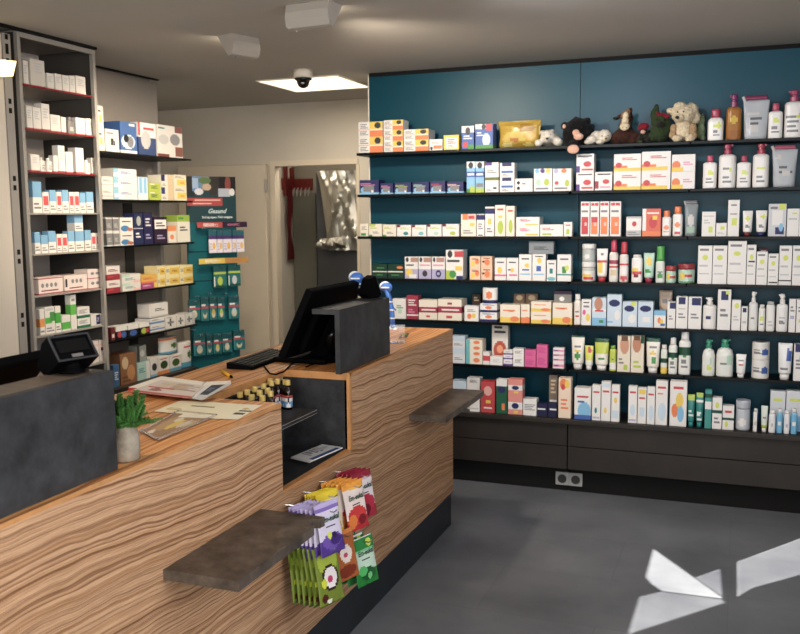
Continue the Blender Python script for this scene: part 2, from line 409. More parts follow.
nt.links.new(rp.outputs['Color'], mx.inputs[6]); nt.links.new(br.outputs['Color'], mx.inputs[7]); nt.links.new(mx.outputs[2], b.inputs['Base Color'])
b.inputs['Roughness'].default_value = .42
M['floor'] = m
structure('floor', -5, 1.0, -1.5, 8.2, -.05, 0, M['floor'])
structure('ceiling', -5, 1.0, -1.5, 8.2, CZ, CZ+.06, M['ceil'])
structure('wall_back', -2.065, 1.0, WY+.02, WY+.14, 0, CZ, M['wall'])
# the teal cladding, one board per bay, under a black shadow gap
for i, (x0, x1) in enumerate(((-2.065, -.833), (-.83, .3), (.303, 1.0))):
    structure('wall_panel_%d' % (i+1), x0, x1, WY, WY+.02, .0, CZ-.022, M['teal'])
structure('trim_1', -2.065, 1.0, WY-.002, WY+.02, CZ-.022, CZ, M['gap'])
structure('trim_2', -2.072, -2.065, WY, WY+.14, 0, CZ-.01, M['white'])
# far wall with the doorway
DX0, DX1, DZ = -3.27, -2.598, 1.885
bm = bmesh.new()
bx(bm, -5, DX0-.04, DY, DY+.055, 0, CZ); bx(bm, DX1, 1.0, DY, DY+.055, 0, CZ); bx(bm, DX0-.04, DX1, DY, DY+.055, DZ, CZ)
tag(from_bm('wall_far', bm, M['wall']), kind='structure')
bm = bmesh.new()
bx(bm, DX0-.04, DX0, DY-.012, DY+.06, 0, DZ+.02); bx(bm, DX0, DX1+.004, DY-.012, DY+.06, DZ-.02, DZ+.02); bx(bm, DX1-.012, DX1+.012, DY-.006, DY+.06, 0, DZ-.02)
tag(from_bm('trim_3', bm, M['doorwhite']), kind='structure')
# open door leaf folded back against the wall, two hinges
dl = tag(box('door_1', -4.1, -3.33, DY-.05, DY-.006, .01, DZ-.005, M['doorwhite'], bevel=.004), kind='structure')
for z in (1.72, .3):
    bm = bmesh.new(); tube(bm, [(-3.322, DY-.055, z-.05), (-3.322, DY-.055, z+.05)], .011, 10)
    from_bm('hinge', bm, M['metal'], dl)
# corridor behind the doorway
structure('wall_corridor_left', -3.90, -3.76, DY+.06, 7.3, 0, CZ, M['white'])
structure('wall_corridor_back', -3.76, -1.6, 7.2, 7.3, 0, CZ, M['hall'])
structure('wall_corridor_right', -2.1, -2.04, DY+.06, 7.2, 0, CZ, M['hall'])
structure('wall_left', -3.45, -3.36, 1.2, 4.62, 0, CZ, M['greypanel'])
structure('wall_storeroom', -5, -4.9, 1.2, 6.1, 0, CZ, M['wall'])

# unseen wall on the street side, openings shaped to cast the sun patches
SUN = Vector((-1, -.18, -.92)).normalized()
XR = .92
def lift(p):
    t = (p[0]-XR)/SUN.x
    return (p[1]-SUN.y*t, -SUN.z*t)
holes = [[(-.324, 3.47), (-.328, 3.138), (-.013, 3.525), (-.022, 3.553), (-.25, 3.547)], [(-.128, 3.740), (-.022, 3.588), (-.036, 3.867)], [(.031, 3.972), (.034, 3.60), (.085, 3.70), (.10, 3.72), (.34, 3.985), (.36, 4.45)],
         [(-.32, 4.008), (-.321, 3.677), (-.290, 3.61), (-.245, 3.556), (-.024, 3.562), (-.022, 3.572)]]
H3 = [[lift(p) for p in h] for h in holes]
from mathutils.geometry import tessellate_polygon
outer = [(-1.5, 0), (8.2, 0), (8.2, CZ), (-1.5, CZ)]
loops = [[Vector((*p, 0)) for p in l] for l in [outer]+H3]
flat = [p for l in loops for p in l]
me = bpy.data.meshes.new('wall_street'); me.from_pydata([(XR, p.x, p.y) for p in flat], [], [tuple(t) for t in tessellate_polygon(loops)]); me.update()
tag(link('wall_street', me, M['wall']), kind='structure')
tint, nt, N, b = mat('sun_dimming_pane'); N.remove(b)
tr = N.new('ShaderNodeBsdfTransparent'); tr.inputs['Color'].default_value = (.5, .5, .52, 1); nt.links.new(tr.outputs[0], N['Material Output'].inputs['Surface'])
for i in range(3):  # unseen grey panes added to dim the sun in these openings
    me = bpy.data.meshes.new('sun_dimmer'); me.from_pydata([(XR+.004, y, z) for y, z in H3[i]], [], [tuple(range(len(H3[i])))]); me.update()
    tag(link('sun_dimmer_%d' % (i+1), me, tint), kind='structure')

# ------------------------------------------------------------------ lights
def light(name, kind, loc, energy, color, look=None, **kw):
    L = bpy.data.lights.new(name, kind); L.energy = energy; L.color = lin(color)[:3]
    for k, v in kw.items(): setattr(L, k, v)
    o = bpy.data.objects.new(name, L); COL.objects.link(o); o.location = loc
    if look is not None: o.rotation_euler = (Vector(look)-Vector(loc)).to_track_quat('-Z', 'Y').to_euler()
    return o
sun = light('sun', 'SUN', (3, 4, 4), 15.0, 'fff9f0', angle=.009); sun.rotation_euler = SUN.to_track_quat('-Z', 'Y').to_euler()
light('street_window_light', 'AREA', (XR-.03, 1.6, 1.35), 48, 'f2f5ff', (-1.5, 1.9, .9), shape='RECTANGLE', size=2.6, size_y=1.7)
light('shop_front_light', 'AREA', (-.2, -1.0, 1.5), 34, 'f8f6f2', (-.8, 4, 1.0), shape='RECTANGLE', size=1.8, size_y=1.5)
light('ceiling_panel_light', 'AREA', (-2.535, 5.2, CZ-.03), 9, 'fff4e4', (-2.535, 5.2, 0), shape='RECTANGLE', size=.5, size_y=.5)
light('spot_shelf', 'SPOT', (-2.24, 3.7, CZ-.10), 42, 'ffecd2', (-3.1, 4.0, 1.2), spot_size=1.9, spot_blend=.8, shadow_soft_size=.05)
light('spot_teal', 'SPOT', (-1.62, 3.42, CZ-.10), 46, 'fff0dc', (-1.2, 4.9, 1.1), spot_size=2.2, spot_blend=.9, shadow_soft_size=.05)
light('spot_room', 'SPOT', (-.8, 3.0, CZ-.06), 30, 'f4f4ff', (-.2, 4.9, 1.2), spot_size=2.1, spot_blend=.9, shadow_soft_size=.08)
light('rack_fill', 'SPOT', (-.7, 2.1, CZ-.12), 75, 'ffeed8', (-3.0, 3.62, 1.6), spot_size=.62, spot_blend=.8, shadow_soft_size=.06)  # added fill for the metal-framed shelves, no fixture hangs here
light('spot_counter', 'SPOT', (-1.9, 1.2, CZ-.06), 30, 'ffeedb', (-1.7, 2.2, .9), spot_size=2.0, spot_blend=.8, shadow_soft_size=.06)
light('corridor_fill', 'POINT', (-2.95, 6.35, 2.15), 9, 'fff6ea', shadow_soft_size=.15)  # unseen lamp added to brighten the foil
light('storeroom_light', 'POINT', (-4.2, 4.6, 2.0), 4, 'fff4e4', shadow_soft_size=.3)
w = bpy.data.worlds.new('world'); sc.world = w; w.use_nodes = True
w.node_tree.nodes['Background'].inputs['Color'].default_value = (1, .98, .95, 1); w.node_tree.nodes['Background'].inputs['Strength'].default_value = .9
sc.view_settings.view_transform = 'Standard'; sc.view_settings.look = 'Medium High Contrast'; sc.view_settings.exposure = .4
sc.cycles.use_denoising = True
sc.cycles.max_bounces = 8

# ------------------------------------------------------------------ ceiling things
o = empty('ceiling_light_panel', (-2.535, 5.21, CZ)); tag(o, 'square glowing ceiling panel near the doorway beyond the dome camera', 'ceiling light')
cor = [on(u, v, 'z', CZ-.004) for u, v in ((259.6, 81.4), (336, 75.4), (368.6, 86.3), (298, 91.9))]
x0, x1 = (cor[0].x+cor[3].x)/2, (cor[1].x+cor[2].x)/2; y0, y1 = (cor[0].y+cor[1].y)/2, (cor[2].y+cor[3].y)/2
box('diffuser', x0+2.535, x1+2.535, y0-5.21, y1-5.21, -.008, -.003, emis('panel_glow', 'fff0d4', .92), o)
bm = bmesh.new()
for q in ((x0-.012, x1+.012, y0-.012, y0), (x0-.012, x1+.012, y1, y1+.012), (x0-.012, x0, y0, y1), (x1, x1+.012, y0, y1)): bx(bm, q[0]+2.535, q[1]+2.535, q[2]-5.21, q[3]-5.21, -.007, 0)
from_bm('frame', bm, M['white'], o)

cpos = on(303, 70, 'z', CZ); o = empty('dome_camera', (cpos.x, cpos.y, CZ)); tag(o, 'white and black dome security camera on the ceiling before the glowing panel', 'camera')
bm = bmesh.new(); lathe(bm, [(.055, 0), (.056, -.03), (.05, -.046)], 28); from_bm('housing', bm, M['white'], o, True)
bm = bmesh.new(); lathe(bm, [(.05, -.046), (.05, -.058), (.038, -.062), (.036, -.075), (.026, -.092), (.012, -.1), (.002, -.102)], 28); from_bm('dome', bm, solid('smoked_dome', '131316', .06, spec=.8), o, True)
bm = bmesh.new(); lathe(bm, [(.012, 0), (.012, -.008), (.009, -.01)], 14); q = from_bm('lens', bm, M['chrome'], o, True); q.location = (.012, -.034, -.072); q.rotation_euler = (math.radians(70), 0, .4)

def floodlight(loc, rz, wid, label):
    """wedge-shaped ceiling floodlight: the glowing mouth slopes from the ceiling down to the back edge"""
    o = empty('ceiling_floodlight', loc, rz); tag(o, label, 'ceiling light', 'wedge floodlights on the ceiling')
    bm = bmesh.new()
    # housing: back and lower lip curve, two cheeks
    prof = [(0, 0), (.012, -.035), (.012, -.07), (-.005, -.105), (-.03, -.112), (-.04, -.104), (-.015, -.09), (-.006, -.06), (-.02, 0)]
    prism(bm, prof, 'y', -wid/2, wid/2)
    for s in (-1, 1):
        prism(bm, [(0, 0), (-.12, 0), (-.04, -.104), (-.03, -.112), (.0, -.1), (.012, -.06)], 'y', s*wid/2-.004, s*wid/2+.004)
    from_bm('housing', bm, M['fixture'], o)
    bm = bmesh.new(); q = [bm.verts.new(p) for p in ((-.108, -wid/2+.01, -.012), (-.045, -wid/2+.01, -.092), (-.045, wid/2-.01, -.092), (-.108, wid/2-.01, -.012))]; bm.faces.new(q)
    from_bm('lamp_glass', bm, emis('flood_glow', 'fff0d6', 10), o)
    bm = bmesh.new(); lathe(bm, [(.006, 0), (.006, -.006), (.003, -.008)], 10); q = from_bm('screw', bm, M['chrome'], o); q.location = (-.02, -wid/2+.02, -.112)
    for ch in o.children: ch.scale = (.85, 1, .85); ch.location = ch.location*.85
    return o
floodlight((-2.155, 3.70, CZ), math.radians(-20), .152, 'white wedge floodlight tilted towards the glass shelves')
floodlight((-1.605, 3.235, CZ), math.radians(-95), .19, 'white wedge floodlight turned towards the teal wall')

# ------------------------------------------------------------------ service counter
cn = empty('service_counter', (CF, 1.2, 0)); tag(cn, 'long zebra-wood shop counter with a charcoal plinth', 'counter')
def wedge(name, x0, x1, y0, y1, z0, top, m, parent):
    """block whose top follows the counter's height"""
    bm = bmesh.new(); vs = bx(bm, x0, x1, y0, y1, z0, 1)
    for i, yy in zip((4, 5, 6, 7), (y0, y0, y1, y1)): vs[i].co.z = ct(yy)-top if top is not None else vs[i].co.z
    o = from_bm(name, bm, m); o.parent = parent; o.matrix_parent_inverse = Matrix.Translation(-Vector(parent.location)); return o
def cbox(name, x0, x1, y0, y1, z0, z1, m, parent=cn):
    o = box(name, x0, x1, y0, y1, z0, z1, m, parent); o.matrix_parent_inverse = Matrix.Translation(-Vector(parent.location)); return o
Y0, YA, YB, Y1 = .3, 2.314, 2.8145, 4.017
XB, XN = -1.825, -1.524
wedge('front_panel', CF-.02, CF, Y0, YA, .166, .006, M['wood'], cn)
wedge('front_panel', CF-.02, CF, YB, Y1, .166, .006, M['wood'], cn)
cbox('front_panel', CF-.02, CF, YA, YB, .166, .675, M['wood'])
wedge('end_panel', XB, CF-.02, Y1-.02, Y1, .166, .006, M['wood'], cn)
# worktop, notched over the display niche
bm = bmesh.new()
def slab(x0, x1, y0, y1):
    vs = bx(bm, x0, x1, y0, y1, 0, 1)
    for i, yy in zip(range(8), (y0, y0, y1, y1)*2): vs[i].co.z = ct(yy)-(.022 if i < 4 else 0)
pts = [(XB, Y0), (CF-.002, Y0), (CF-.002, YA), (XN, YA), (XN, YB), (CF-.002, YB), (CF-.002, Y1), (XB, Y1)]
lo = [bm.verts.new((x, y, ct(y)-.022)) for x, y in pts]; hi = [bm.verts.new((x, y, ct(y))) for x, y in pts]
bm.faces.new(lo[::-1]); bm.faces.new(hi)
for i in range(8): bm.faces.new((lo[i], lo[(i+1) % 8], hi[(i+1) % 8], hi[i]))
o = from_bm('worktop', bm, M['woodtop']); o.parent = cn; o.matrix_parent_inverse = Matrix.Translation(-cn.location)
for o in [wedge('edge_band', CF-.002, CF+.0015, Y0, YA, .9, 0, M['woodedge'], cn), wedge('edge_band', CF-.002, CF+.0015, YB, Y1, .9, 0, M['woodedge'], cn)]:
    for v in o.data.vertices:
        if abs(v.co.z-.9) < 1e-4: v.co.z = ct(v.co.y)-.01
# niche
cbox('niche_floor', XN, CF-.02, YA, YB, .663, .675, M['stone'])
cbox('niche_back', XN-.012, XN, YA, YB, .663, .91, M['stone'])
wedge('niche_side', XN, CF-.004, YB, YB+.012, .663, .02, M['stone'], cn)
wedge('niche_side', XN, CF-.004, YA-.012, YA, .663, .02, M['stone'], cn)
cbox('niche_shelf', XN, -1.339, YA, 2.709, .825, .838, M['stone'])
cbox('shelf_edge', -1.339, -1.3382, YA, 2.709, .8362, .838, M['metal']); cbox('shelf_edge', -1.339, -1.3382, YA, 2.709, .825, .8266, M['metal'])
bm = bmesh.new(); vs = bx(bm, CF-.011, CF+.0015, YB-.004, YB+.014, .675, ct(YB)); bx(bm, CF-.02, CF+.0015, YA, YB, .669, .679); bx(bm, XN, CF, YB-.003, YB+.012, ct(YB)-.025, ct(YB)+.0006)
bx(bm, XN-.003, XN+.003, YA, YB, ct(YA)-.024, ct(YA)+.001)
o = from_bm('niche_frame', bm, M['woodedge']); o.parent = cn; o.matrix_parent_inverse = Matrix.Translation(-cn.location)
cbox('plinth', XB+.03, -1.272, Y0, Y1-.002, 0, .166, M['plinth'])
# slate upstands carrying a small ledge
def upstand(y0, y1, zt, label):
    o = empty('slate_upstand', (CF-.02, y0, ct(y0))); tag(o, label, 'counter screen', 'slate upstands on the counter')
    L = y1-y0; dz = ct(y1)-ct(y0)
    bm = bmesh.new(); vs = bx(bm, -.018, 0, 0, L, .0006, zt-ct(y0))
    for i in (2, 3): vs[i].co.z += dz
    from_bm('front_board', bm, M['stone'], o)
    box('ledge', -.105, -.0185, 0, L, zt-ct(y0)-.018, zt-ct(y0), M['stone2'] if y0 < 2 else M['stone'], o)
    return o
upstand(.36, 1.590, 1.165, 'long dark slate upstand at the near end of the counter, beside the potted succulent')
upstand(2.781, 3.252, 1.1764, 'short dark slate upstand before the big black monitor')

# wall-hung bag boards
def board(y0, y1, xo, zt, label, notch):
    o = empty('bag_shelf', (CF, y0, zt)); tag(o, label, 'shelf', 'slate bag shelves on the counter front')
    L = y1-y0; w = xo-CF
    pts = [(0, 0), (w, 0), (w, L), (0, L)] if not notch else [(0, 0), (w, 0), (w, L-.075), (w-.028, L-.07), (w-.034, L-.05), (w-.028, L-.028), (w-.008, L-.024), (w-.004, L), (0, L)]
    bm = bmesh.new(); prism(bm, pts, 'z', -.026, 0)
    from_bm('board', bm, M['stone2'], o)
board(1.711, 2.178, -1.055, .6645, 'dark slate bag shelf beside the hanging sweet bags', True)
board(3.412, 3.991, -1.101, .677, 'dark slate bag shelf at the far corner of the counter', False)

# ------------------------------------------------------------------ bench, shelves of the teal wall
BX0 = -2.06
o = tag(box('bench_top', BX0, .92, 4.655, WY, .385, .41, M['bench'], bevel=.002), 'long dark bench top under the teal wall carrying boxes and tubes', 'bench')
for i, (x0, x1, lb) in enumerate(((BX0, -.832, 'low dark drawer unit under the bench, end nearest the counter'), (-.828, .4, 'low dark drawer unit under the bench, above and beyond the sockets'))):
    o = empty('drawer_unit', ((x0+x1)/2, 4.68, 0)); tag(o, lb, 'drawer unit', 'drawer units under the bench')
    h = (x1-x0)/2
    box('carcass', -h, h, .02, .26, .134, .384, M['bench'], o)
    box('drawer', -h+.001, h-.001, 0, .019, .262, .382, M['bench'], o, .001)
    box('drawer', -h+.001, h-.001, 0, .019, .134, .258, M['bench'], o, .001)
    box('plinth', -h, h, .055, .075, 0, .133, M['gap'], o)
o = empty('double_socket', (-.828, 4.735, .066)); tag(o, 'grey double power socket in the black plinth under the bench', 'socket')
for s in (-1, 1):
    f = box('socket_frame', s*.0365-.036, s*.0365+.036, -.009, 0, -.036, .036, solid('socket_grey', 'a5a5a3', .4), o, .002)
    bm = bmesh.new(); lathe(bm, [(.024, 0), (.024, .002), (.02, .002), (.019, -.004), (.002, -.004)], 24); q = from_bm('socket_well', bm, solid('socket_dark', '3b3b3b', .5), f); q.rotation_euler = (PI/2, 0, 0); q.location = (s*.0365, -.0095, 0)
ROWZ = [1.850, 1.615, 1.3765, 1.137, .905, .664]
RN = ['top', 'second', 'third', 'fourth', 'fifth', 'sixth']
SF = 4.752
for r, z in enumerate(ROWZ):
    for j, (x0, x1) in enumerate(((-2.065, -1.452), (-1.45, -.852), (-.838, -.252), (-.246, .36))):
        o = tag(box('wall_shelf', x0, x1, SF, WY-.001, z-.015, z, M['shelf'], bevel=.001), f"thin dark shelf, {RN[r]} of the teal wall, {ORD[j+1]} bay from the doorway", 'shelf', 'thin shelves on the teal wall')

# ------------------------------------------------------------------ shelving behind the counter
U1 = -2.97
o = empty('metal_framed_shelf_unit', (U1, 3.41, 0)); tag(o, 'tall grey metal-framed shelf unit full of small white medicine boxes', 'shelf unit')
def ub(name, x0, x1, y0, y1, z0, z1, m, par=o, **k):
    q = box(name, x0, x1, y0, y1, z0, z1, m, par, **k); q.matrix_parent_inverse = Matrix.Translation(-Vector(par.location)); return q
for y in (3.152, 3.640): ub('post', U1-.02, U1, y, y+.018, .02, 2.308, M['metal'])
ub('top_rail', U1-.02, U1, 3.17, 3.64, 2.286, 2.308, M['metal'])
ub('top_panel', U1-.34, U1-.021, 3.152, 3.658, 2.307, 2.312, M['greypanel'])
ub('side_panel', U1-.34, U1-.021, 3.152, 3.158, 0, 2.306, M['greydark'])
ub('side_panel', U1-.34, U1-.021, 3.652, 3.658, 0, 2.306, M['greydark'])
ub('back_panel', U1-.35, U1-.341, 3.15, 3.658, 0, 2.306, solid('pale_back_panel', 'c4bcb4', .6))
UZ = [2.088, 1.896, 1.71, 1.522, 1.337, 1.147, .962, .776]
for i, z in enumerate(UZ):
    q = ub('shelf', U1-.33, U1-.012, 3.160, 3.650, z-.008, z, M['metal'])
    if i < 3: ub('price_rail', U1-.0118, U1-.008, 3.176, 3.636, z-.008, z-.001, solid('red_price_rail_%d' % i, '7e2028', .5), par=o)
structure('trim_4', -2.975, -2.958, 1.2, 3.66, CZ-.012, CZ, M['gap'])
structure('trim_5', -3.33, -3.31, 3.66, 4.65, CZ-.007, CZ, M['gap'])
# tall white cabinet front with a perforated metal edge
M['panelwhite'] = solid('white_cabinet_panel', 'cfc7ba', .4)
wc = empty('tall_white_cabinet', (U1, 2.6, 0)); tag(wc, 'tall white cabinet front with a perforated metal edge', 'cabinet')
ub('door', U1-.03, U1, 1.4, 3.06, .1, 2.28, M['panelwhite'], wc)
e = ub('perforated_edge', U1-.03, U1+.004, 3.064, 3.108, .1, 2.285, M['metal'], wc)
for z in (2.22, 2.16, 1.95, 1.62, 1.30, 1.02):
    for k in range(2):
        q = ub('slot', U1+.0042, U1+.0052, 3.078, 3.094, z+k*.04, z+k*.04+.022, M['gap'], e)
ub('carcass', U1-.36, U1-.031, 1.4, 3.11, .1, 2.28, M['greydark'], wc)
# glass-shelf unit
U2 = -3.07
o = empty('glass_shelf_unit', (U2, 4.15, 0)); tag(o, 'grey wall unit with dark glass shelves of packed medicines', 'shelf unit')
ub('back_panel', -3.352, -3.33, 3.662, 4.648, .0, 2.30, M['greypanel'], o)
ub('back_strip', -3.33, -3.324, 3.93, 4.02, .6, 1.58, M['greydark'], o)
ub('back_strip', -3.33, -3.324, 4.28, 4.36, .6, 1.58, M['greydark'], o)
ub('upright', -3.33, -3.30, 4.585, 4.615, .6, 2.0, M['metal'], o)
VZ = [1.838, 1.592, 1.3475, 1.101, .850]
for z in VZ: ub('shelf', -3.329, U2, 3.664, 4.60, z-.009, z, M['shelf'], o)
bc = empty('base_cabinet', (U2, 4.1, 0)); tag(bc, 'low dark base cabinet below the glass shelves behind the counter', 'cabinet')
ub('carcass', -3.329, U2+.005, 3.664, 4.545, 0, .575, M['bench'], bc); ub('cabinet_top', -3.329, U2+.03, 3.664, 4.545, .576, .597, M['bench'], bc)
# ------------------------------------------------------------------ the goods on the teal wall
PF = 4.768
BAYS = [(575, 'doorway bay'), (699, 'middle bay'), (999, 'outer bay')]
OC = 'w|y .46,.5,1,1|o .46,0,1,.42|o .0,.46,.46,.5|#gr .05,.55,.4,.9|@dk .66,.55,.92,.95|#gr .05,.1,.4,.4'
BB = 'nv|@lb .05,.05,.6,.55|gr .2,.2,.75,.6|w .6,.1,.72,.3|#pk .05,.6,.8,.8|lb 0,.0,1,.14'
MO = 'w|#r .3,.62,.85,.8|y 0,0,1,.18|o 0,.18,.5,.32|@r .06,.2,.3,.5'
ROW = {}
ROW[0] = [
 ('B', 358.8, 383, '121.8 136.8 152', 'white, yellow and orange medicine box', OC),
 ('B', 384, 403.2, '120 129.8 140.8 151.7', 'small white and orange medicine box', OC),
 ('B', 404, 428.6, '129.2 139.8 151', 'long white and orange medicine box', OC),
 ('B', 429.4, 442.6, '139.2 150.2', 'low white box with orange print', 'w|o .3,.15,.95,.45|@dk .05,.05,.25,.35|#o .2,.6,.8,.8', {'d': .06}),
 ('B', 443.6, 459, '135 149', 'yellow-framed white box with red print', 'y|w .14,.1,.9,.82|#r .25,.4,.8,.75|#o .25,.15,.7,.35', {'d': .06}),
 ('B', 461.6, 474, '126 148.5', 'blue box, white top, red foot square', 'b|w 0,.72,1,1|@dk .3,.62,.7,.95|r .1,.08,.48,.32|g .5,0,1,.2|#w .15,.42,.85,.62'),
 ('B', 475.2, 493, '124 148', 'blue box with red corner and bottle picture', 'b|w 0,.8,.6,1|@dk .35,.78,.6,1|r .62,.72,.95,1|@pb .4,.1,.85,.62|g 0,0,1,.16|#w .08,.5,.45,.7'),
 ('O', 707, 723.2, '108.7 139', 'squat white bottle with dark red cap', 'w|@yg .45,.5,.85,.78|#gr .3,.2,.75,.45', {'cap': 'cr', 'ch': .27, 'nw': .62, 'sh': .14}),
 ('P', 725.4, 741.2, '93.8 137.4', 'amber shower-oil bottle with purple pump', 'c07f1f|@y .2,.48,.8,.7|am .1,.05,.9,.3', {'cap': '8a2a6a', 'ch': .27, 'mt': 'gel', 'side': -1}),
 ('U', 742, 769, '95 137.4', 'translucent refill pouch with purple seal', 'dbe2e8|@w .2,.6,.6,.72|#gr .3,.25,.8,.55|@w .3,.12,.55,.4', {'cap': '8a2a5a'}),
 ('O', 767.6, 782.4, '103 137', 'slim white bottle with pink cap', 'w|@yg .3,.58,.8,.72|#gr .25,.2,.75,.45', {'cap': 'c0406a', 'ch': .22, 'nw': .5}),
 ('P', 783.6, 803, '89.6 136.5', 'large white lotion bottle with purple pump', 'w|@yg .65,.52,.95,.66|#gr .12,.15,.8,.5|gr .1,.55,.5,.62', {'cap': 'b03a6c', 'ch': .23, 'side': -1}),
]
ROW[1] = [
 ('B', 359.6, 379, '180 194.2', 'dark blue box with pale picture', BB), ('B', 380.4, 393.2, '183.2 194', 'small dark blue box with pink line', BB),
 ('B', 394.6, 411, '182.4 193.8', 'dark blue box with green line', BB.replace('pk', 'lg')), ('B', 412.6, 429, '182 193.6', 'dark blue box with green picture line', BB.replace('pk', 'pg')),
 ('B', 430.2, 445.2, '181 193.4', 'navy box with red line', BB.replace('pk', 'r')), ('B', 446.8, 463.4, '181.6 193.2', 'navy box with white and pink line', BB.replace('#pk', '#ph')),
 ('B', 466.6, 475, '161.6 192.4', 'tall blue and green box, white shield top', 'lb|w 0,.8,1,1|@dk .2,.78,.8,.98|b 0,.5,1,.68|#w .1,.52,.9,.66|g 0,0,1,.12|lg .4,0,1,.2', {'d': .05}),
 ('B', 475.4, 484, '161.6 192.3', 'tall blue box, grey foot, white shield top', 'lb|w 0,.8,1,1|@dk .2,.78,.8,.98|b 0,.5,1,.68|#w .1,.52,.9,.66|gr .1,.18,.9,.3|lg 0,0,1,.14', {'d': .05}),
 ('B', 485, 498.6, '162.4 181 192.2', ['white box with purple and olive bands', 'white box with dark mark'], ['w|p 0,.84,.5,1|ol 0,.04,1,.2|#gr .15,.4,.85,.6', 'w|k .6,.3,.85,.45|#gr .1,.1,.5,.3']),
 ('B', 499.8, 514.4, '162.8 177.4 191.8', 'white box with blue band', 'w|nv .15,.76,.8,1|b .1,.3,.9,.45|pb 0,.46,1,.6|#gr .15,.05,.6,.25'),
 ('B', 515, 532.6, '178.5 191.7', 'low white box with black dots', 'w|@k .1,.15,.28,.4|@k .1,.55,.28,.8|gr .4,.55,.6,.66'),
 ('B', 533.8, 552, '168.6 191', 'wide white box with rainbow dots', 'w|@lb .05,.8,.3,1|@p .35,.8,.6,1|@y .65,.8,.9,1|@pg .1,.25,.4,.55|@lg .55,.25,.85,.55|#gr .1,.05,.8,.2'),
 ('B', 552.6, 571.2, '168.6 190.8', 'wide white box with orange and green dots', 'w|@o .45,.8,.75,1|@pl .05,.8,.3,1|@r .1,.28,.32,.45|@lg .65,.2,.9,.5|#gr .1,.05,.8,.2'),
 ('B', 576, 593.6, '153.9 172.4 190.8', 'white box with red fruit picture', 'w|#dk .1,.82,.9,.94|@r .4,.3,.85,.6|p 0,0,.2,.35|r .3,.1,.95,.2'),
 ('B', 594.6, 612, '171.9 190.2', 'white box with red fruit band', 'w|#dk .15,.8,.9,.94|@r .45,.35,.85,.6|cr 0,.1,.22,.5|#pk .3,.1,.9,.25'),
 ('B', 613.4, 640.6, '153.9 171 189.6', 'wide white box with red script', MO),
 ('B', 641.2, 670.2, '151.4 170.3 188.6', 'long white box with orange foot', MO.replace('y 0,0,1,.18', 'y 0,0,.9,.2')),
 ('B', 671, 694.6, '154.4 171.4 188.2', 'white box with orange sun corner', 'w|@o .02,.1,.38,.62|y 0,0,.5,.25|#pk .5,.35,.9,.6'),
 ('O', 702.2, 716.4, '155.4 188.2', 'small white bottle with pink cap', 'w|@yg .3,.52,.8,.66|#gr .25,.15,.75,.42', {'cap': 'c23a62', 'ch': .2}),
 ('P', 717.8, 735.4, '143.7 188', 'tall white pump bottle with pink head', 'w|@yg .4,.5,.8,.6|#gr .25,.15,.8,.4|gr .2,.55,.6,.62', {'cap': 'b02c58', 'ch': .23}),
 ('O', 736.2, 750.6, '155.4 187.6', 'small white bottle with dark pink cap', 'w|@yg .3,.52,.8,.66|#gr .25,.15,.75,.42', {'cap': 'a82a50', 'ch': .2}),
 ('P', 751.8, 768.6, '143.3 187.3', 'tall white pump bottle with crimson head', 'w|@yg .3,.52,.75,.62|#gr .25,.15,.8,.4', {'cap': 'b02448', 'ch': .23}),
 ('U', 771, 797, '144.8 186.4', 'translucent refill pouch with crimson seal', 'dbe2e8|@w .15,.72,.4,.84|#gr .25,.35,.8,.6|@w .35,.3,.7,.45', {'cap': 'b04a68'}),
]
LM = 'wc|#lg .1,.6,.6,.85|lg 0,.86,.5,1|g 0,.0,.25,.12|#gr .3,.2,.8,.4'
LD = 'w|dr 0,.8,.22,1|#lg .2,.6,.85,.8|@t .45,.1,.8,.4'
ORB = 'w|r .08,.88,.45,.96|r .5,.88,.9,.96|#gr .1,.66,.8,.78|%s .1,.06,.85,.56|ph .45,.3,.7,.4'
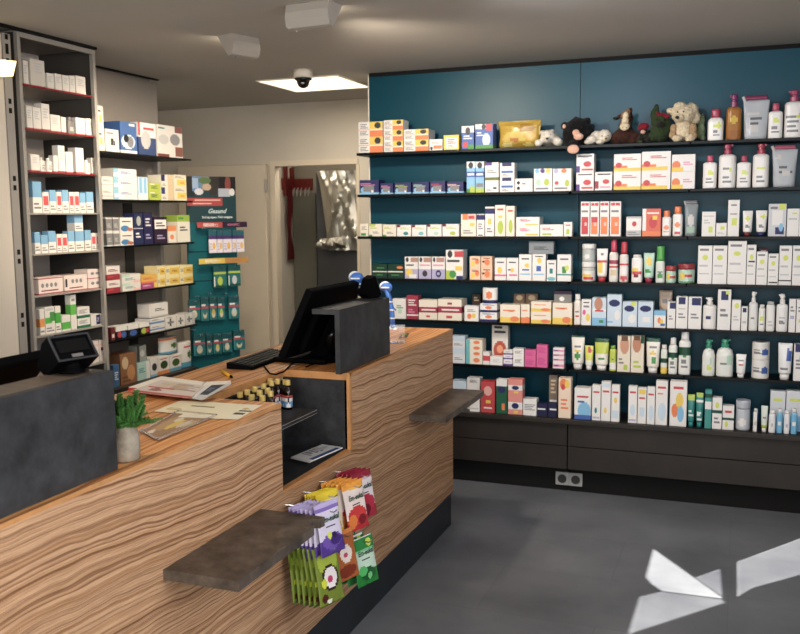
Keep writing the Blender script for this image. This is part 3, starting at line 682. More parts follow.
ROW[2] = [
 ('B', 360.2, 368.4, '223.7 236.2', 'pale cream box with green foot', 'wc|g .1,.05,.7,.25|#gr .15,.5,.8,.8', {'d': .05}),
 ('B', 369, 382, '224 236', 'white box with lime print', LM), ('B', 382.8, 396.2, '224.6 236', 'white box with yellow-green print', LM.replace('lg 0,.86,.5,1', 'y 0,.4,.1,.6')),
 ('B', 397, 411.2, '225 236', 'white box, dark red corner, green swirl', LD), ('B', 412, 426.4, '225 236', 'white box, maroon corner, teal swirl', LD.replace('@t', '@lt')),
 ('B', 427.2, 441.6, '224.4 236', 'white box, maroon corner, mint swirl', LD.replace('@t', '@pg')), ('B', 442.4, 459, '224 236', 'wide white box, maroon corner', LD.replace('@t', '@lg')),
 ('B', 461, 476, '214 235.8', 'white box with orange and red header', 'wc|ph .45,.74,1,1|o .1,.74,.45,1|r .5,.78,.9,.92|y .6,.45,.9,.6|#gr .15,.1,.8,.3'),
 ('B', 476.6, 484.4, '214 235.8', 'slim white box with navy header', 'w|nv 0,.74,1,.96|#gr .2,.3,.8,.6|k .2,.03,.8,.07', {'d': .05}),
 ('B', 485, 494.2, '206.7 235.7', 'taller white box with navy header', 'w|nv 0,.76,1,.94|y .3,.4,.7,.6|#gr .2,.12,.8,.3', {'d': .05}),
 ('B', 494.9, 505.4, '205 235.6', 'tall white box with green leaf', 'wc|#r .2,.8,.8,.92|@lg .25,.08,.8,.5|#y .3,.55,.7,.7', {'d': .05}),
 ('B', 506, 514.4, '206 235.6', 'narrow white box with olive leaf', 'wc|#r .2,.78,.8,.9|@lg .3,.12,.8,.55', {'d': .05}),
 ('B', 516, 539.4, '217 226 236', 'long flat white box with yellow wave', 'w|#r .15,.55,.6,.8|y .4,.1,.95,.25|pk .2,.5,.5,.6'),
 ('B', 540, 563, '224.5 236', 'long low white box with red script', 'w|#r .1,.5,.6,.75|lg .1,.1,.5,.25'),
 ('B', 563.6, 572, '222 236', 'small white box with green leaf', 'w|#r .2,.7,.8,.85|lg .3,.15,.7,.5', {'d': .05}),
 ('B', 580.4, 589.4, '201.6 235.4', 'tall white box with red block foot', ORB % 'r'), ('B', 590, 598.8, '201.6 235.4', 'tall white box with scarlet and orange foot', (ORB % 'o')+'|r .1,.4,.85,.56'),
 ('B', 599.6, 608.8, '201.4 235.4', 'tall white box with orange foot', ORB % 'o'), ('B', 609.6, 620.6, '201.4 235.4', 'wider tall white box with amber foot', ORB % 'o'),
 ('B', 626, 641.2, '216.5 235.2', 'white packet with red emblem', 'gg|w 0,.3,1,.9|@r .38,.5,.68,.75|#gr .1,.05,.9,.25', {'d': .04}),
 ('B', 642, 660.6, '208.7 234.8', 'red-orange box with white side', 'e25a30|w 0,.2,.2,1|#w .25,.78,.9,.9|@r .35,.3,.8,.7|y .55,.6,.8,.75|o 0,0,1,.18'),
 ('O', 661.4, 671, '210.6 234.8', 'white sun-lotion bottle with orange cap', 'w|@o .2,.35,.8,.55|#o .25,.15,.75,.3', {'cap': 'o', 'ch': .24, 'nw': .75}),
 ('O', 672, 682.4, '206.6 234.8', 'taller white sun-lotion bottle, orange cap', 'w|@o .2,.4,.8,.6|r .2,.1,.8,.2', {'cap': 'o', 'ch': .24, 'nw': .75}),
 ('U', 683.4, 697.4, '200.6 234.6', 'clear standing pouch without print', 'aab5b8|@w .3,.3,.7,.7|pg .2,.1,.8,.3', {'cap': 'gr'}),
 ('B', 701.4, 715.2, '211.7 235.4', 'white box with pale yellow patch', 'w|yg .5,.15,.8,.4|gg .1,.8,.9,.84|#gg .15,.5,.6,.7'),
 ('B', 715.8, 726.6, '223 235.4', 'little white box with yellow patch', 'w|yg .4,.5,.8,.75|#gg .15,.15,.8,.35', {'d': .05}),
 ('B', 727.2, 738.8, '200 235.4', 'tall slim white box', 'w|#gr .25,.82,.75,.9|yg .35,.3,.8,.5|gr .2,.6,.8,.63', {'d': .05}),
 ('T', 742, 752.4, '210.8 235.4', 'white tube standing on red cap', 'w|@yg .3,.6,.7,.8|#gr .3,.3,.7,.5', {'cap': 'dr'}),
 ('T', 755.2, 766.8, '210.4 235.4', 'white tube standing on navy cap', 'w|@yg .45,.65,.85,.85|#gr .25,.3,.7,.5', {'cap': 'nv'}),
 ('B', 767.8, 785.6, '203.8 235.6', 'silvery box with white flower and navy patch', 'd5d8dc|yg .6,.82,.95,1|w .2,.35,.8,.8|nv .4,.06,.9,.28|@lb .6,.15,.85,.4|#gr .1,.8,.5,.95'),
 ('B', 786.4, 803, '208.7 235.6', 'plain white box with grey seam', 'w|gr .72,0,.75,1|gg .1,.6,.6,.66|yg .3,.8,.6,.86'),
]
VW = 'w|#gr .12,.84,.75,.95|@yg .3,.62,.7,.76|gg .1,.45,.7,.5|gg .1,.25,.8,.28'
ROW[3] = [
 ('B', 372, 387.4, '264 278.6', 'dark green box with white line', '0d4436|wc .05,.42,1,.5|#g .3,.65,.8,.8|#g .3,.15,.7,.3', {'d': .1}),
 ('B', 388, 404, '264 278.6', 'dark green box with orange spot', '0d4436|wc 0,.42,.95,.5|@o .55,.66,.95,.85|#g .2,.15,.7,.3', {'d': .1}),
 ('B', 404.8, 418, '256.8 278.5', 'white box, brown label, yellow arc', 'w|ba8f83 .45,.76,1,.96|@dk .08,.76,.3,.97|#dk .1,.56,.7,.68|pl 0,0,1,.44|@y .1,.1,.6,.45|w .35,.02,.9,.2'),
 ('B', 418.6, 431.2, '256.8 278.5', 'white and lilac box, brown label', 'w|ba8f83 .4,.76,1,.96|@dk .08,.76,.3,.97|#pk .1,.56,.9,.68|pl 0,0,1,.44|@dk .3,.1,.7,.38'),
 ('B', 431.8, 445, '256.8 278.5', 'white and lilac box with dark ring', 'w|ba8f83 .35,.76,.95,.96|@dk .08,.76,.28,.97|#pk .1,.56,.9,.68|pl 0,0,1,.44|@nv .3,.08,.72,.4|pl .4,.18,.6,.3'),
 ('B', 445.8, 463.2, '250 278.4', 'larger white box with red label', 'w|r .5,.76,1,.96|@dk .1,.74,.38,.98|#dk .08,.55,.8,.7|lg 0,.0,.5,.3|y .55,.3,.95,.45|nv .6,0,1,.12|@g .2,.05,.6,.3'),
 ('B', 469.6, 480.4, '256.3 267.6 279', 'peach box with yellow flowers', 'f4d2b4|@y .1,.1,.5,.6|@o .5,.3,.9,.8|#dr .2,.65,.8,.85'),
 ('B', 481, 492.2, '256.3 267.6 279', 'peach box with orange flower', 'f2c9a8|@o .3,.2,.8,.75|k .1,.45,.3,.6|#dr .2,.75,.8,.9'),
 ('B', 494.6, 506, '258 279.2', 'white box with yellow numeral', 'w|@y .25,.3,.65,.6|hp 0,.18,1,.26|#dk .2,.75,.8,.86'),
 ('B', 506.6, 518.2, '258 279.2', 'white box with pink and yellow numeral', 'w|@y .3,.36,.65,.55|hp .2,.2,.9,.27|p .1,.44,.35,.5|#dk .2,.75,.8,.86'),
 ('B', 518.8, 531.6, '254.4 279.3', 'white box with blue and yellow numeral', 'w|@y .45,.5,.8,.66|b .25,.38,.8,.44|lb .1,.22,.9,.27|#dk .2,.78,.8,.88'),
 ('B', 532.2, 545.6, '254.2 279.4', 'white box with yellow spot and blue numeral', 'w|@y .35,.66,.7,.86|b .3,.36,.65,.56|lb .1,.22,.9,.27|#dk .2,.88,.8,.95'),
 ('B', 546.6, 556, '260.2 279.4', 'short white box with teal numeral', 'w|t .3,.36,.65,.6|@lt .05,.02,.95,.2|#dk .2,.78,.8,.88', {'d': .05}),
 ('B', 557, 571, '254.6 279.5', 'white box with green numeral', 'w|g .35,.3,.65,.55|@yg .55,.4,.85,.6|t 0,.22,1,.27|#dk .2,.78,.8,.88'),
 ('J', 580.6, 595, '261.8 280', 'clear jar, white lid, yellow-red label', 'cfd2c8|w 0,.1,1,.75|y .1,.3,.7,.5|r .2,.12,.8,.3', {'cap': 'w'}),
 ('T', 595.8, 607.2, '248.7 280.4', 'white tube, yellow print, red cap', 'w|r .1,.6,.9,.68|y .2,.3,.5,.55|#gr .3,.75,.7,.9', {'cap': 'c01828'}),
 ('O', 608.4, 617.6, '239 280.3', 'slim bottle with pointed red cap', 'e9e4dc|r 0,.48,1,.56|cr .0,.6,1,.75|be .2,.2,.8,.4', {'cap': 'd0305a', 'ch': .3, 'nw': .7}),
 ('O', 618.8, 628, '242 280.4', 'slim white bottle with tall red cap', 'e9e4dc|r 0,.6,1,.68|w .1,.3,.9,.55|@r .1,.05,.9,.25', {'cap': 'c41f38', 'ch': .3, 'nw': .8}),
 ('O', 631, 642.2, '254.8 280.8', 'flat white bottle with red swoosh', 'w|r .1,.3,.9,.45|y .1,.45,.6,.55|dr .2,.2,.6,.3', {'cap': 'w', 'ch': .1, 'nw': .8}),
 ('T', 642.9, 654, '253 281.4', 'pale green tube with red cap', 'bfe3cf|@y .3,.6,.8,.85|#g .2,.3,.7,.5', {'cap': 'cr'}),
 ('O', 655, 664.6, '246.3 281', 'small bottle with big green cap', 'dfe6dc|@g .2,.2,.8,.45|gr .2,.5,.8,.55', {'cap': '4fb24a', 'ch': .4, 'nw': .95}),
 ('J', 665, 676, '266 281.4', 'mint jar with red lid', 'bfe0cb|@y .1,.3,.5,.75|r .4,.4,.9,.6', {'cap': 'b5363a'}),
 ('J', 677, 694.6, '264 281.8', 'larger mint jar with dark red lid', 'bfe0cb|@y .1,.3,.4,.75|r .35,.45,.8,.65|g .1,.05,.9,.15', {'cap': 'a32f36'}),
 ('B', 697.2, 711.6, '245.7 283.2', 'tall white carton', VW), ('B', 712, 726.4, '245.7 283.3', 'second tall white carton', VW),
 ('B', 727, 745.6, '241 283.4', 'widest and highest white carton', VW.replace('.62', '.66')), ('B', 746, 755.2, '244.8 283.4', 'narrow white carton with dark bar', VW+'|nv .2,.56,.9,.6'),
 ('B', 755.8, 766.8, '251.6 283.5', 'shorter white carton, yellow badge', VW), ('B', 767.4, 777.8, '253.7 283.6', 'shortest white carton, dark underline', VW+'|k .1,.06,.95,.1'),
 ('B', 778.4, 791, '245.7 283.7', 'tall white carton with black underline', VW+'|k .0,.1,1,.13'), ('B', 791.6, 804, '245.7 283.8', 'tall white carton at the shelf edge', VW),
]
FE = 'f5ead6|#o .15,.6,.75,.75|y 0,0,1,.3|@o .5,.05,.95,.35'
ROW[4] = [
 ('B', 392.6, 406, '298.8 317.6', 'white carton with leaf mark', 'w|#g .3,.5,.8,.7|@pg .4,.25,.7,.5', {'d': .06}),
 ('B', 406.6, 418.2, '295.5 317.9', 'crimson box with white print', 'cr|#w .15,.55,.85,.85|w 0,.14,1,.2|#pk .15,.25,.7,.45'),
 ('B', 418.8, 437.4, '300 318.6', 'white box with crimson band', 'f4ead8|cr 0,.36,1,.64|#w .15,.42,.9,.58|r .4,.12,.6,.22'), ('B', 438, 461.6, '299.4 319.2', 'longer white box, crimson band', 'f4ead8|cr 0,.36,1,.66|#w .15,.42,.9,.58|r .35,.1,.6,.22|cr .4,.75,.6,.85'),
 ('B', 464.4, 478.6, '306 321', 'white carton with folded top', 'w|@o .2,.15,.5,.5|@y .5,.2,.8,.5|#gr .2,.6,.8,.8', {'d': .06}),
 ('B', 480, 497, '303.5 312.3 321.4', 'white lozenge box with navy foot', 'w|nv 0,0,1,.26|@o .3,.35,.7,.7|#b .15,.75,.85,.95'),
 ('B', 500, 520, '304.7 322', 'cream box with yellow foot', FE, {'text': ('femibion', .008, 'dr', .55, .62, 0)}), ('B', 520.8, 529.6, '304.4 322', 'narrow cream box, orange foot', FE+'|o 0,0,1,.3'),
 ('B', 530.8, 551, '301.6 311.6 322.6', 'cream box with orange sun', FE),
 ('B', 552.4, 572, '303 323.7', 'big white box with orange sun', FE.replace('.6,.75,.75', '.68,.75,.82'), {'text': ('femibion', .008, 'dr', .5, .72, 0)}),
 ('O', 573.4, 580.6, '294.4 323.8', 'thin white bottle with white cap', 'f4ece0|r .2,.3,.8,.36|#gr .2,.5,.8,.6', {'cap': 'w', 'ch': .2, 'nw': .8}),
 ('B', 581.2, 591, '299.4 324', 'white box with pink and yellow spots', 'w|@hp .1,.4,.45,.6|@y .45,.15,.9,.45|k .2,.86,.8,.9|#gr .2,.65,.8,.8', {'d': .05}),
 ('B', 591.8, 606, '297.7 324.8', 'pale blue box with skin picture', 'pb|w 0,.5,1,.6|@c98a6c .15,.55,.75,1|r .2,.5,.8,.56|lb 0,0,1,.28|g .5,.1,.8,.2'),
 ('B', 606.8, 621.4, '294.6 325', 'tall pale blue box, navy oval', 'pb|@nv .12,.62,.88,.84|@w .5,.2,.9,.5|lb .0,.1,.4,.16'),
 ('B', 622.2, 637, '301.6 325.8', 'pale blue box, navy oval, yellow leaf', 'pb|@nv .12,.6,.8,.84|@yg .55,.82,.95,1|@w .4,.15,.9,.5'), ('B', 637.6, 653, '301.6 326', 'pale blue box, navy oval', 'pb|@nv .12,.6,.86,.84|w .3,.2,.8,.4'),
 ('B', 653.8, 665.6, '310.6 326.4', 'little blue and white box, coloured picture', 'w|lb 0,.72,1,1|@o .3,.25,.6,.6|@y .5,.2,.8,.5|b .55,.1,.95,.25', {'d': .05}),
 ('B', 666.8, 675, '301.8 327.4', 'slim white box, navy square', 'w|nv .3,.74,1,.97|#gr .2,.3,.7,.5', {'d': .05}), ('B', 675.6, 687.2, '296.6 327.8', 'taller white box, navy square', 'w|nv .2,.76,.8,.98|#gr .2,.3,.8,.5|gg .2,.6,.8,.64', {'d': .06}), ('B', 687.8, 701, '297 328.2', 'wide white box, navy square', 'w|nv .25,.74,.95,.97|#gr .2,.3,.8,.5', {'d': .06}),
 ('P', 702, 715.8, '297.7 328.6', 'round white pump bottle, small dark mark', 'f0eee9|nv .3,.42,.6,.54|w .2,.1,.8,.3', {'cap': 'w', 'side': -1, 'ch': .22}),
 ('B', 716.8, 730.2, '289.5 328.8', 'tallest white carton, navy square', 'w|nv .25,.74,.8,.96|#gr .2,.3,.8,.55|yg .6,.88,.9,.97', {'d': .06}),
 ('B', 731, 740.2, '300 329', 'white carton with lime dot', 'w|@yg .3,.72,.8,.9|#gg .2,.3,.8,.5', {'d': .05}), ('B', 740.8, 747.2, '306.5 329.2', 'small white carton, navy cap print', 'w|nv .2,.76,.8,.94|gg .2,.3,.8,.4', {'d': .04}),
 ('P', 748, 757.4, '291.8 329.8', 'slim white pump bottle', 'e8e8e4|#gr .2,.3,.8,.5|k .2,.6,.8,.63', {'cap': 'w', 'ch': .26}),
 ('O', 758, 764.8, '304.8 330', 'small white bottle with yellow dot', 'efefe9|@yg .2,.45,.8,.65|#gr .2,.2,.8,.35', {'cap': 'w', 'ch': .12, 'nw': .8}),
 ('O', 765.4, 774.6, '301.8 330.4', 'plain white bottle', 'efefe9|#gg .2,.2,.8,.5', {'cap': 'gg', 'ch': .1, 'nw': .85}),
 ('P', 775.6, 787.4, '294.2 331', 'broad white pump bottle', 'f0f0ee|#gr .2,.25,.8,.45|gg .2,.5,.8,.53', {'cap': 'w', 'ch': .26, 'side': -1}),
 ('B', 788.2, 795, '299 331.2', 'narrow white carton, blue line', 'w|pl .2,.4,.8,.5|#gr .2,.6,.8,.8', {'d': .05}), ('B', 795.6, 804, '299.4 331.4', 'white carton with yellow line', 'w|yg .3,.3,.8,.4|#gr .2,.6,.8,.8', {'d': .05}),
]
HPK = 'hp|#mg .1,.2,.9,.8'
ROW[5] = [
 ('B', 451.5, 465, '336 348 361', 'pale blue and white box', 'e5eaee|pb 0,.6,1,1|#gr .2,.2,.8,.4'),
 ('B', 465.8, 482.4, '339.6 345.2 350.8 356.4 362.2', 'flat white box with teal end', 'f2ead9|lt 0,0,.24,1|@o .45,.2,.85,.8'),
 ('B', 483, 489.6, '352 362.6', 'little red and white box', 'w|r 0,.3,1,.7', {'d': .04}),
 ('B', 491.8, 508, '323 357', 'tall white box with red bowl picture', 'e9e2d8|@c0442c .1,.1,.9,.55|#dk .15,.72,.85,.95|@f0a070 .3,.25,.7,.45', {'back': .07, 'd': .05}),
 ('B', 490, 502.6, '356.6 363.2', 'low plain white box', 'w|#gg .2,.3,.8,.7', {'d': .05}),
 ('B', 503.4, 512.4, '350 354.6 359.2 363.8', 'small white and violet box', 'w|p 0,0,1,.3|pl .2,.5,.8,.7'),
 ('B', 513, 523.8, '348.5 356 364.2', 'white box with grey print', 'w|#gr .15,.3,.85,.7'),
 ('B', 524.6, 535.8, '350 357.4 365', 'hot pink box', HPK), ('B', 536.4, 547.4, '345 355 365.4', 'bright pink box', HPK),
 ('B', 552.8, 564, '348 352.4 357 361.6 366.2', 'flat white and pink striped box', 'w|pk 0,.2,1,.6|p .1,.3,.5,.5'),
 ('T', 570.4, 584, '335.7 368', 'white tube with dark green crimp', 'f4efe2|dg 0,.92,1,1|@g .3,.3,.7,.5|#gr .3,.6,.7,.75|y .3,.52,.7,.58', {'cap': 'w'}),
 ('T', 584.4, 593, '345.8 368.2', 'small yellow-green tube, red dot', 'dfe25a|@r .35,.7,.85,.92|w 0,.1,1,.4', {'cap': 'w'}),
 ('T', 593.6, 608.4, '338.5 368.8', 'broad tube with lime top', 'f4efe2|dg 0,.9,1,1|c8d83c 0,.5,1,.86|#g .3,.3,.7,.45', {'cap': 'w'}),
 ('O', 609, 616, '345.8 369', 'small lime bottle with green cap', 'c9d94a|w 0,.1,1,.4|g .3,.5,.7,.6', {'cap': '8cbf3a', 'ch': .14, 'nw': .8}),
 ('B', 617, 630, '336 369.6', 'cream box with skin picture, leaf corner', 'efe4cf|@d59a78 .2,.5,.9,1|7a5236 .3,.86,.8,1|lg .5,.05,.8,.2|#gr .1,.2,.5,.4', {'d': .05}), ('B', 630.6, 643.4, '336 370', 'cream box with skin picture, green corner', 'efe4cf|@c98a66 .1,.55,.8,1|7a5236 .2,.88,.7,1|dg .75,.8,1,1|#lg .2,.1,.8,.35', {'d': .05}),
 ('T', 645.2, 659.6, '338 371', 'white tube with black crimp, green mark', 'f4efe2|dg 0,.9,1,1|g .4,.3,.65,.45|@y .3,.5,.7,.62|#gr .3,.66,.7,.8', {'cap': 'w'}),
 ('O', 660.2, 667, '345 371.8', 'small bottle with yellow foot', 'e8ece2|dg 0,.45,1,.62|y 0,.0,1,.25', {'cap': 'w', 'ch': .15, 'nw': .8}),
 ('O', 667.8, 677, '338 372.2', 'white bottle with green band', 'eef0ea|dg 0,.55,1,.78|#gr .2,.2,.8,.45|g .3,.5,.5,.58', {'cap': 'w', 'ch': .2, 'nw': .7}),
 ('O', 678, 690.2, '332 372.8', 'tallest white bottle with green band', 'eef0ea|dg 0,.58,1,.8|#gr .2,.2,.8,.45|g .3,.5,.5,.56', {'cap': 'w', 'ch': .2, 'nw': .72}),
 ('P', 701.4, 714.6, '340 374.8', 'round white pump bottle, green head', 'ecefe8|@pg .5,.4,.8,.7|@yg .4,.2,.7,.4', {'cap': '3aa583', 'ch': .24, 'sh': .2}),
 ('P', 715.4, 733, '339.6 375.2', 'larger round white pump bottle, green head', 'ecefe8|@pg .55,.4,.95,.75|#gr .2,.35,.6,.5', {'cap': '3aa583', 'ch': .22, 'sh': .2}),
 ('T', 735.4, 745.8, '354.5 376.6', 'little white tube with red print', 'f2f2f0|r .3,.5,.7,.6|#gr .3,.65,.7,.8', {'cap': 'w'}),
 ('N', 751, 769.2, '342.7 360 377.4', 'round white tub with blue figure', 'f0eee9|@b .55,.25,.9,.65|#gr .1,.3,.5,.7'),
 ('T', 777, 791.8, '343.4 378', 'broad white tube with blue figure', 'f0f0f0|@b .5,.5,.95,.85|#gr .2,.25,.7,.45', {'cap': 'w'}),
 ('B', 793, 804, '344 378.4', 'white carton with navy header', 'w|nv .1,.78,1,1|#gr .2,.3,.8,.6|@lb .5,.5,.9,.7', {'d': .05}),
]
for r in range(6): shelf_row(ROW[r], ROWZ[r], 'y', PF, RN[r]+' teal shelf', RN[r]+' teal shelf', WY-PF-.01, BAYS)
BENCH = [
 ('B', 451.5, 466.6, '381 389.8', 'pale blue packet with rounded end', 'pb|w 0,.3,1,.6', {'back': .06}),
 ('B', 467, 480, '378 384 390.5', 'white box with dark print', 'e9e9e5|#dk .2,.2,.8,.7', {'back': .05}),
 ('B', 469.8, 479.6, '399.5 408', 'small white price stand', 'w|gg .1,.2,.9,.3', {'d': .02}),
 ('B', 480.8, 494.8, '381.6 408.4', 'red box with white emblem', 'c8202c|@e8b0a8 .2,.55,.8,.85|y .35,.3,.7,.4|#w .2,.1,.8,.2'),
 ('B', 496.2, 507, '379.4 408', 'dark green box with blue oval', '176b4c|w 0,.8,1,1|@nv .15,.6,.85,.8|o .5,.1,.8,.3|#w .1,.85,.8,.95'),
 ('B', 508, 522.4, '379.4 394 410.2', 'salmon box with dark oval', 'e98f82|w 0,.25,1,.6|@nv .25,.28,.75,.56|y .4,.05,.7,.2'),
 ('B', 523, 536.6, '399 410.8', 'low white box with grey print', 'w|#gr .1,.3,.9,.7'),
 ('B', 537.2, 547.4, '403.3 411.4', 'flat navy box', '1f2450|w .0,.5,.8,.62'), ('B', 548, 556.6, '403.3 411.6', 'second flat navy box', '1f2450|w .2,.5,1,.62'),
 ('B', 548.8, 557.4, '375 402', 'tall brown-grey box behind navy boxes', '8a7d70|w .1,.2,.9,.35|#be .2,.5,.8,.9', {'back': .1, 'd': .05}),
 ('B', 558.2, 570.8, '378 411.8', 'tall peach box with fruit top', 'f4dcc4|@o .1,.72,.7,.98|@y .5,.75,.9,.95|@r .2,.7,.5,.85|#o .2,.2,.8,.5'),
 ('B', 574.2, 590.8, '388 414.4', 'white box with blue wave', 'w|@lb .2,.0,1,.55|b 0,0,1,.14|#r .15,.66,.85,.78|#b .2,.5,.6,.62'),
 ('B', 591.8, 600.4, '385 414.8', 'white box with teal dot', 'w|#r .15,.75,.85,.85|@t .3,.2,.6,.36|pl .1,.05,.9,.1'), ('B', 601, 610.4, '381.6 415.2', 'tallest of three white boxes', 'w|#r .15,.7,.85,.8|@y .3,.2,.6,.34|pb .1,.85,.9,.96'), ('B', 611, 619.4, '385 415.6', 'white box with yellow dot', 'w|#r .15,.75,.85,.85|@y .3,.5,.7,.66|pb .1,.1,.9,.3'),
 ('B', 628, 636.8, '386 417', 'white box with blue sketch', 'w|#r .15,.78,.85,.88|@pb .2,.2,.8,.5|pl .1,.05,.9,.1'), ('B', 637.4, 646, '387.8 417.6', 'white box with yellow header', 'w|y .1,.82,.9,.95|#r .15,.66,.85,.76|pb .2,.2,.8,.45'), ('B', 646.6, 654.6, '387 418', 'white box with pale blue foot', 'w|#r .15,.75,.85,.85|@pb .2,.1,.9,.5'), ('B', 655.2, 667, '381 419', 'tall white box with red header', 'w|#r .15,.8,.85,.9|#o .15,.68,.6,.74|@pb .2,.1,.9,.5'),
 ('B', 669.4, 686.4, '381.7 417', 'white box with orange swirl', 'w|@o .1,.2,.5,.5|@y .35,.4,.8,.75|@lb .45,.1,.85,.45|#r .2,.8,.8,.92'),
 ('T', 687, 694.6, '394.7 419.8', 'teal tube with lime crimp', '27908a|lg 0,.8,1,1|#w .2,.3,.8,.55', {'cap': 't'}), ('T', 695.2, 703.2, '393 420.4', 'teal tube with pale crimp', '27908a|w 0,.7,1,.78|#w .2,.2,.8,.5|lg .1,.86,.9,1', {'cap': 't'}),
 ('B', 704.4, 711.2, '390 421', 'teal box with white band', '3aa09a|w 0,.5,1,.7|dg 0,.8,1,.9', {'d': .04}),
 ('B', 711.8, 721.6, '397.6 423', 'white carton with green band', 'w|dg 0,.5,1,.6|@yg .3,.66,.7,.85|#gr .2,.15,.8,.4', {'d': .05}), ('B', 722.2, 733.8, '405.9 423.4', 'short white carton, red and blue print', 'w|r .2,.7,.8,.8|dg 0,.4,1,.5|@yg .2,.1,.5,.35', {'d': .05}),
 ('J', 735, 750.4, '401 423.2', 'frosted jar', 'ccd2da|@w .2,.2,.7,.6', {'cap': 'c2c9d4'}),
 ('O', 752.8, 758, '409 426.8', 'thin white bottle with navy stripe', 'w|nv .8,0,1,1|gg .2,.3,.6,.5', {'cap': 'w', 'ch': .12, 'nw': .8}),
 ('T', 760.6, 767.6, '406 427', 'small white tube, green foot', 'dfe8dc|lg 0,.05,1,.3|#gr .3,.5,.7,.7', {'cap': 'w'}),
 ('B', 769.4, 784.6, '391 424', 'tall pale box behind with blue foot', 'dfe4ea|lb 0,0,1,.35|#yg .2,.7,.8,.85', {'back': .07, 'd': .05}), ('B', 785.2, 803, '391 424', 'broad pale box behind, blue foot', 'dfe4ea|lb 0,0,1,.38|#yg .2,.7,.8,.85', {'back': .07, 'd': .05}),
 ('O', 768.4, 775.6, '411 427.6', 'small white bottle, white cap', 'f2f2f4|gg .3,.3,.7,.5', {'cap': 'w', 'ch': .15, 'nw': .85}), ('O', 776.4, 782.6, '409 427.8', 'small sky blue bottle', '6cbce4|w .2,.4,.8,.6', {'cap': 'w', 'ch': .15, 'nw': .85}),
 ('O', 783.6, 789.8, '411 428', 'small white bottle beside the blue ones', 'f2f2f4|pl .3,.3,.7,.5', {'cap': 'w', 'ch': .15, 'nw': .85}), ('O', 790.6, 797, '409 428.2', 'sky blue bottle nearest the bench edge', '6cbce4|w .2,.4,.8,.6', {'cap': 'w', 'ch': .15, 'nw': .85}),
]
shelf_row(BENCH, .4105, 'y', 4.69, 'dark bench', 'dark bench', WY-4.69-.01, BAYS)
# goods lying on other goods or at the back of the shelves
EXTRA = [
 (3, ('B', 528.8, 553.6, '241.4 254.2', 'grey box lying across the white numeral boxes', '8f979c|#dk .2,.3,.8,.6', {'back': .02, 'd': .05})),
 (3, ('J', 580.8, 595.4, '244 261.6', 'clear jar with white lid stacked on another jar', 'c3cbc6|@w .2,.2,.6,.6', {'cap': 'w', 'back': .004})),
 (4, ('N', 481.5, 496.6, '288 302.8', 'rounded white lozenge box with orange picture', 'w|nv 0,0,1,.2|@o .25,.3,.75,.75', {'d': .05})),
 (4, ('B', 554, 571.5, '291 302.6', 'grey folded packet with dark purple flap', '8b8a86|dp 0,.7,1,1|@w .3,.1,.6,.5', {'back': .03, 'd': .05})),
]
TOPZ = {'grey box lying': on(540, 254.2, 'y', PF).z+.001, 'clear jar': on(587, 261.8, 'y', PF).z+.001, 'rounded white': on(488, 303.5, 'y', PF).z+.001, 'grey folded': on(562, 303, 'y', PF).z+.001}
for r, it in EXTRA:
    it[6]['on'] = next(z for k, z in TOPZ.items() if it[4].startswith(k))
    n0 = set(bpy.data.objects); shelf_row([it], ROWZ[r], 'y', PF, RN[r]+' teal shelf', RN[r]+' teal shelf', WY-PF-.02)
    for o in set(bpy.data.objects)-n0:
        if o.parent is None: o['label'] = it[4]+', on the '+RN[r]+' teal shelf'
BACK = [
 (4, ('B', 513.8, 524.6, '293.7 320', 'tall brown box behind the cream boxes', '8a6c55|@be .2,.75,.8,.95', {'back': .12, 'd': .04})), (4, ('B', 525.6, 537.6, '293.7 320', 'second tall brown box behind the cream boxes', '8a6c55|@be .2,.75,.8,.95', {'back': .12, 'd': .04})),
 (4, ('T', 658, 671.8, '290.6 325', 'beige tube behind the little picture box', 'cdb59c|#gr .3,.6,.7,.8', {'back': .08, 'cap': 'be'})),
 (4, ('B', 472, 480.6, '294 320', 'dark brown box behind the folded carton', '4a3a30|#be .2,.7,.8,.9', {'back': .12, 'd': .04})),
 (3, ('B', 757.6, 767, '248.6 282', 'dark red box behind the shorter white cartons', '8e1f2c|#w .2,.9,.8,.97', {'back': .1, 'd': .04})),
 (2, ('B', 602, 604, '201 203', '', 'w')),
]
for r, it in BACK[:-1]:
    n0 = set(bpy.data.objects); shelf_row([it], ROWZ[r], 'y', PF, RN[r]+' teal shelf', RN[r]+' teal shelf', WY-PF-.02)
    for o in set(bpy.data.objects)-n0:
        if o.parent is None: o['label'] = it[4]+', '+RN[r]+' teal shelf'
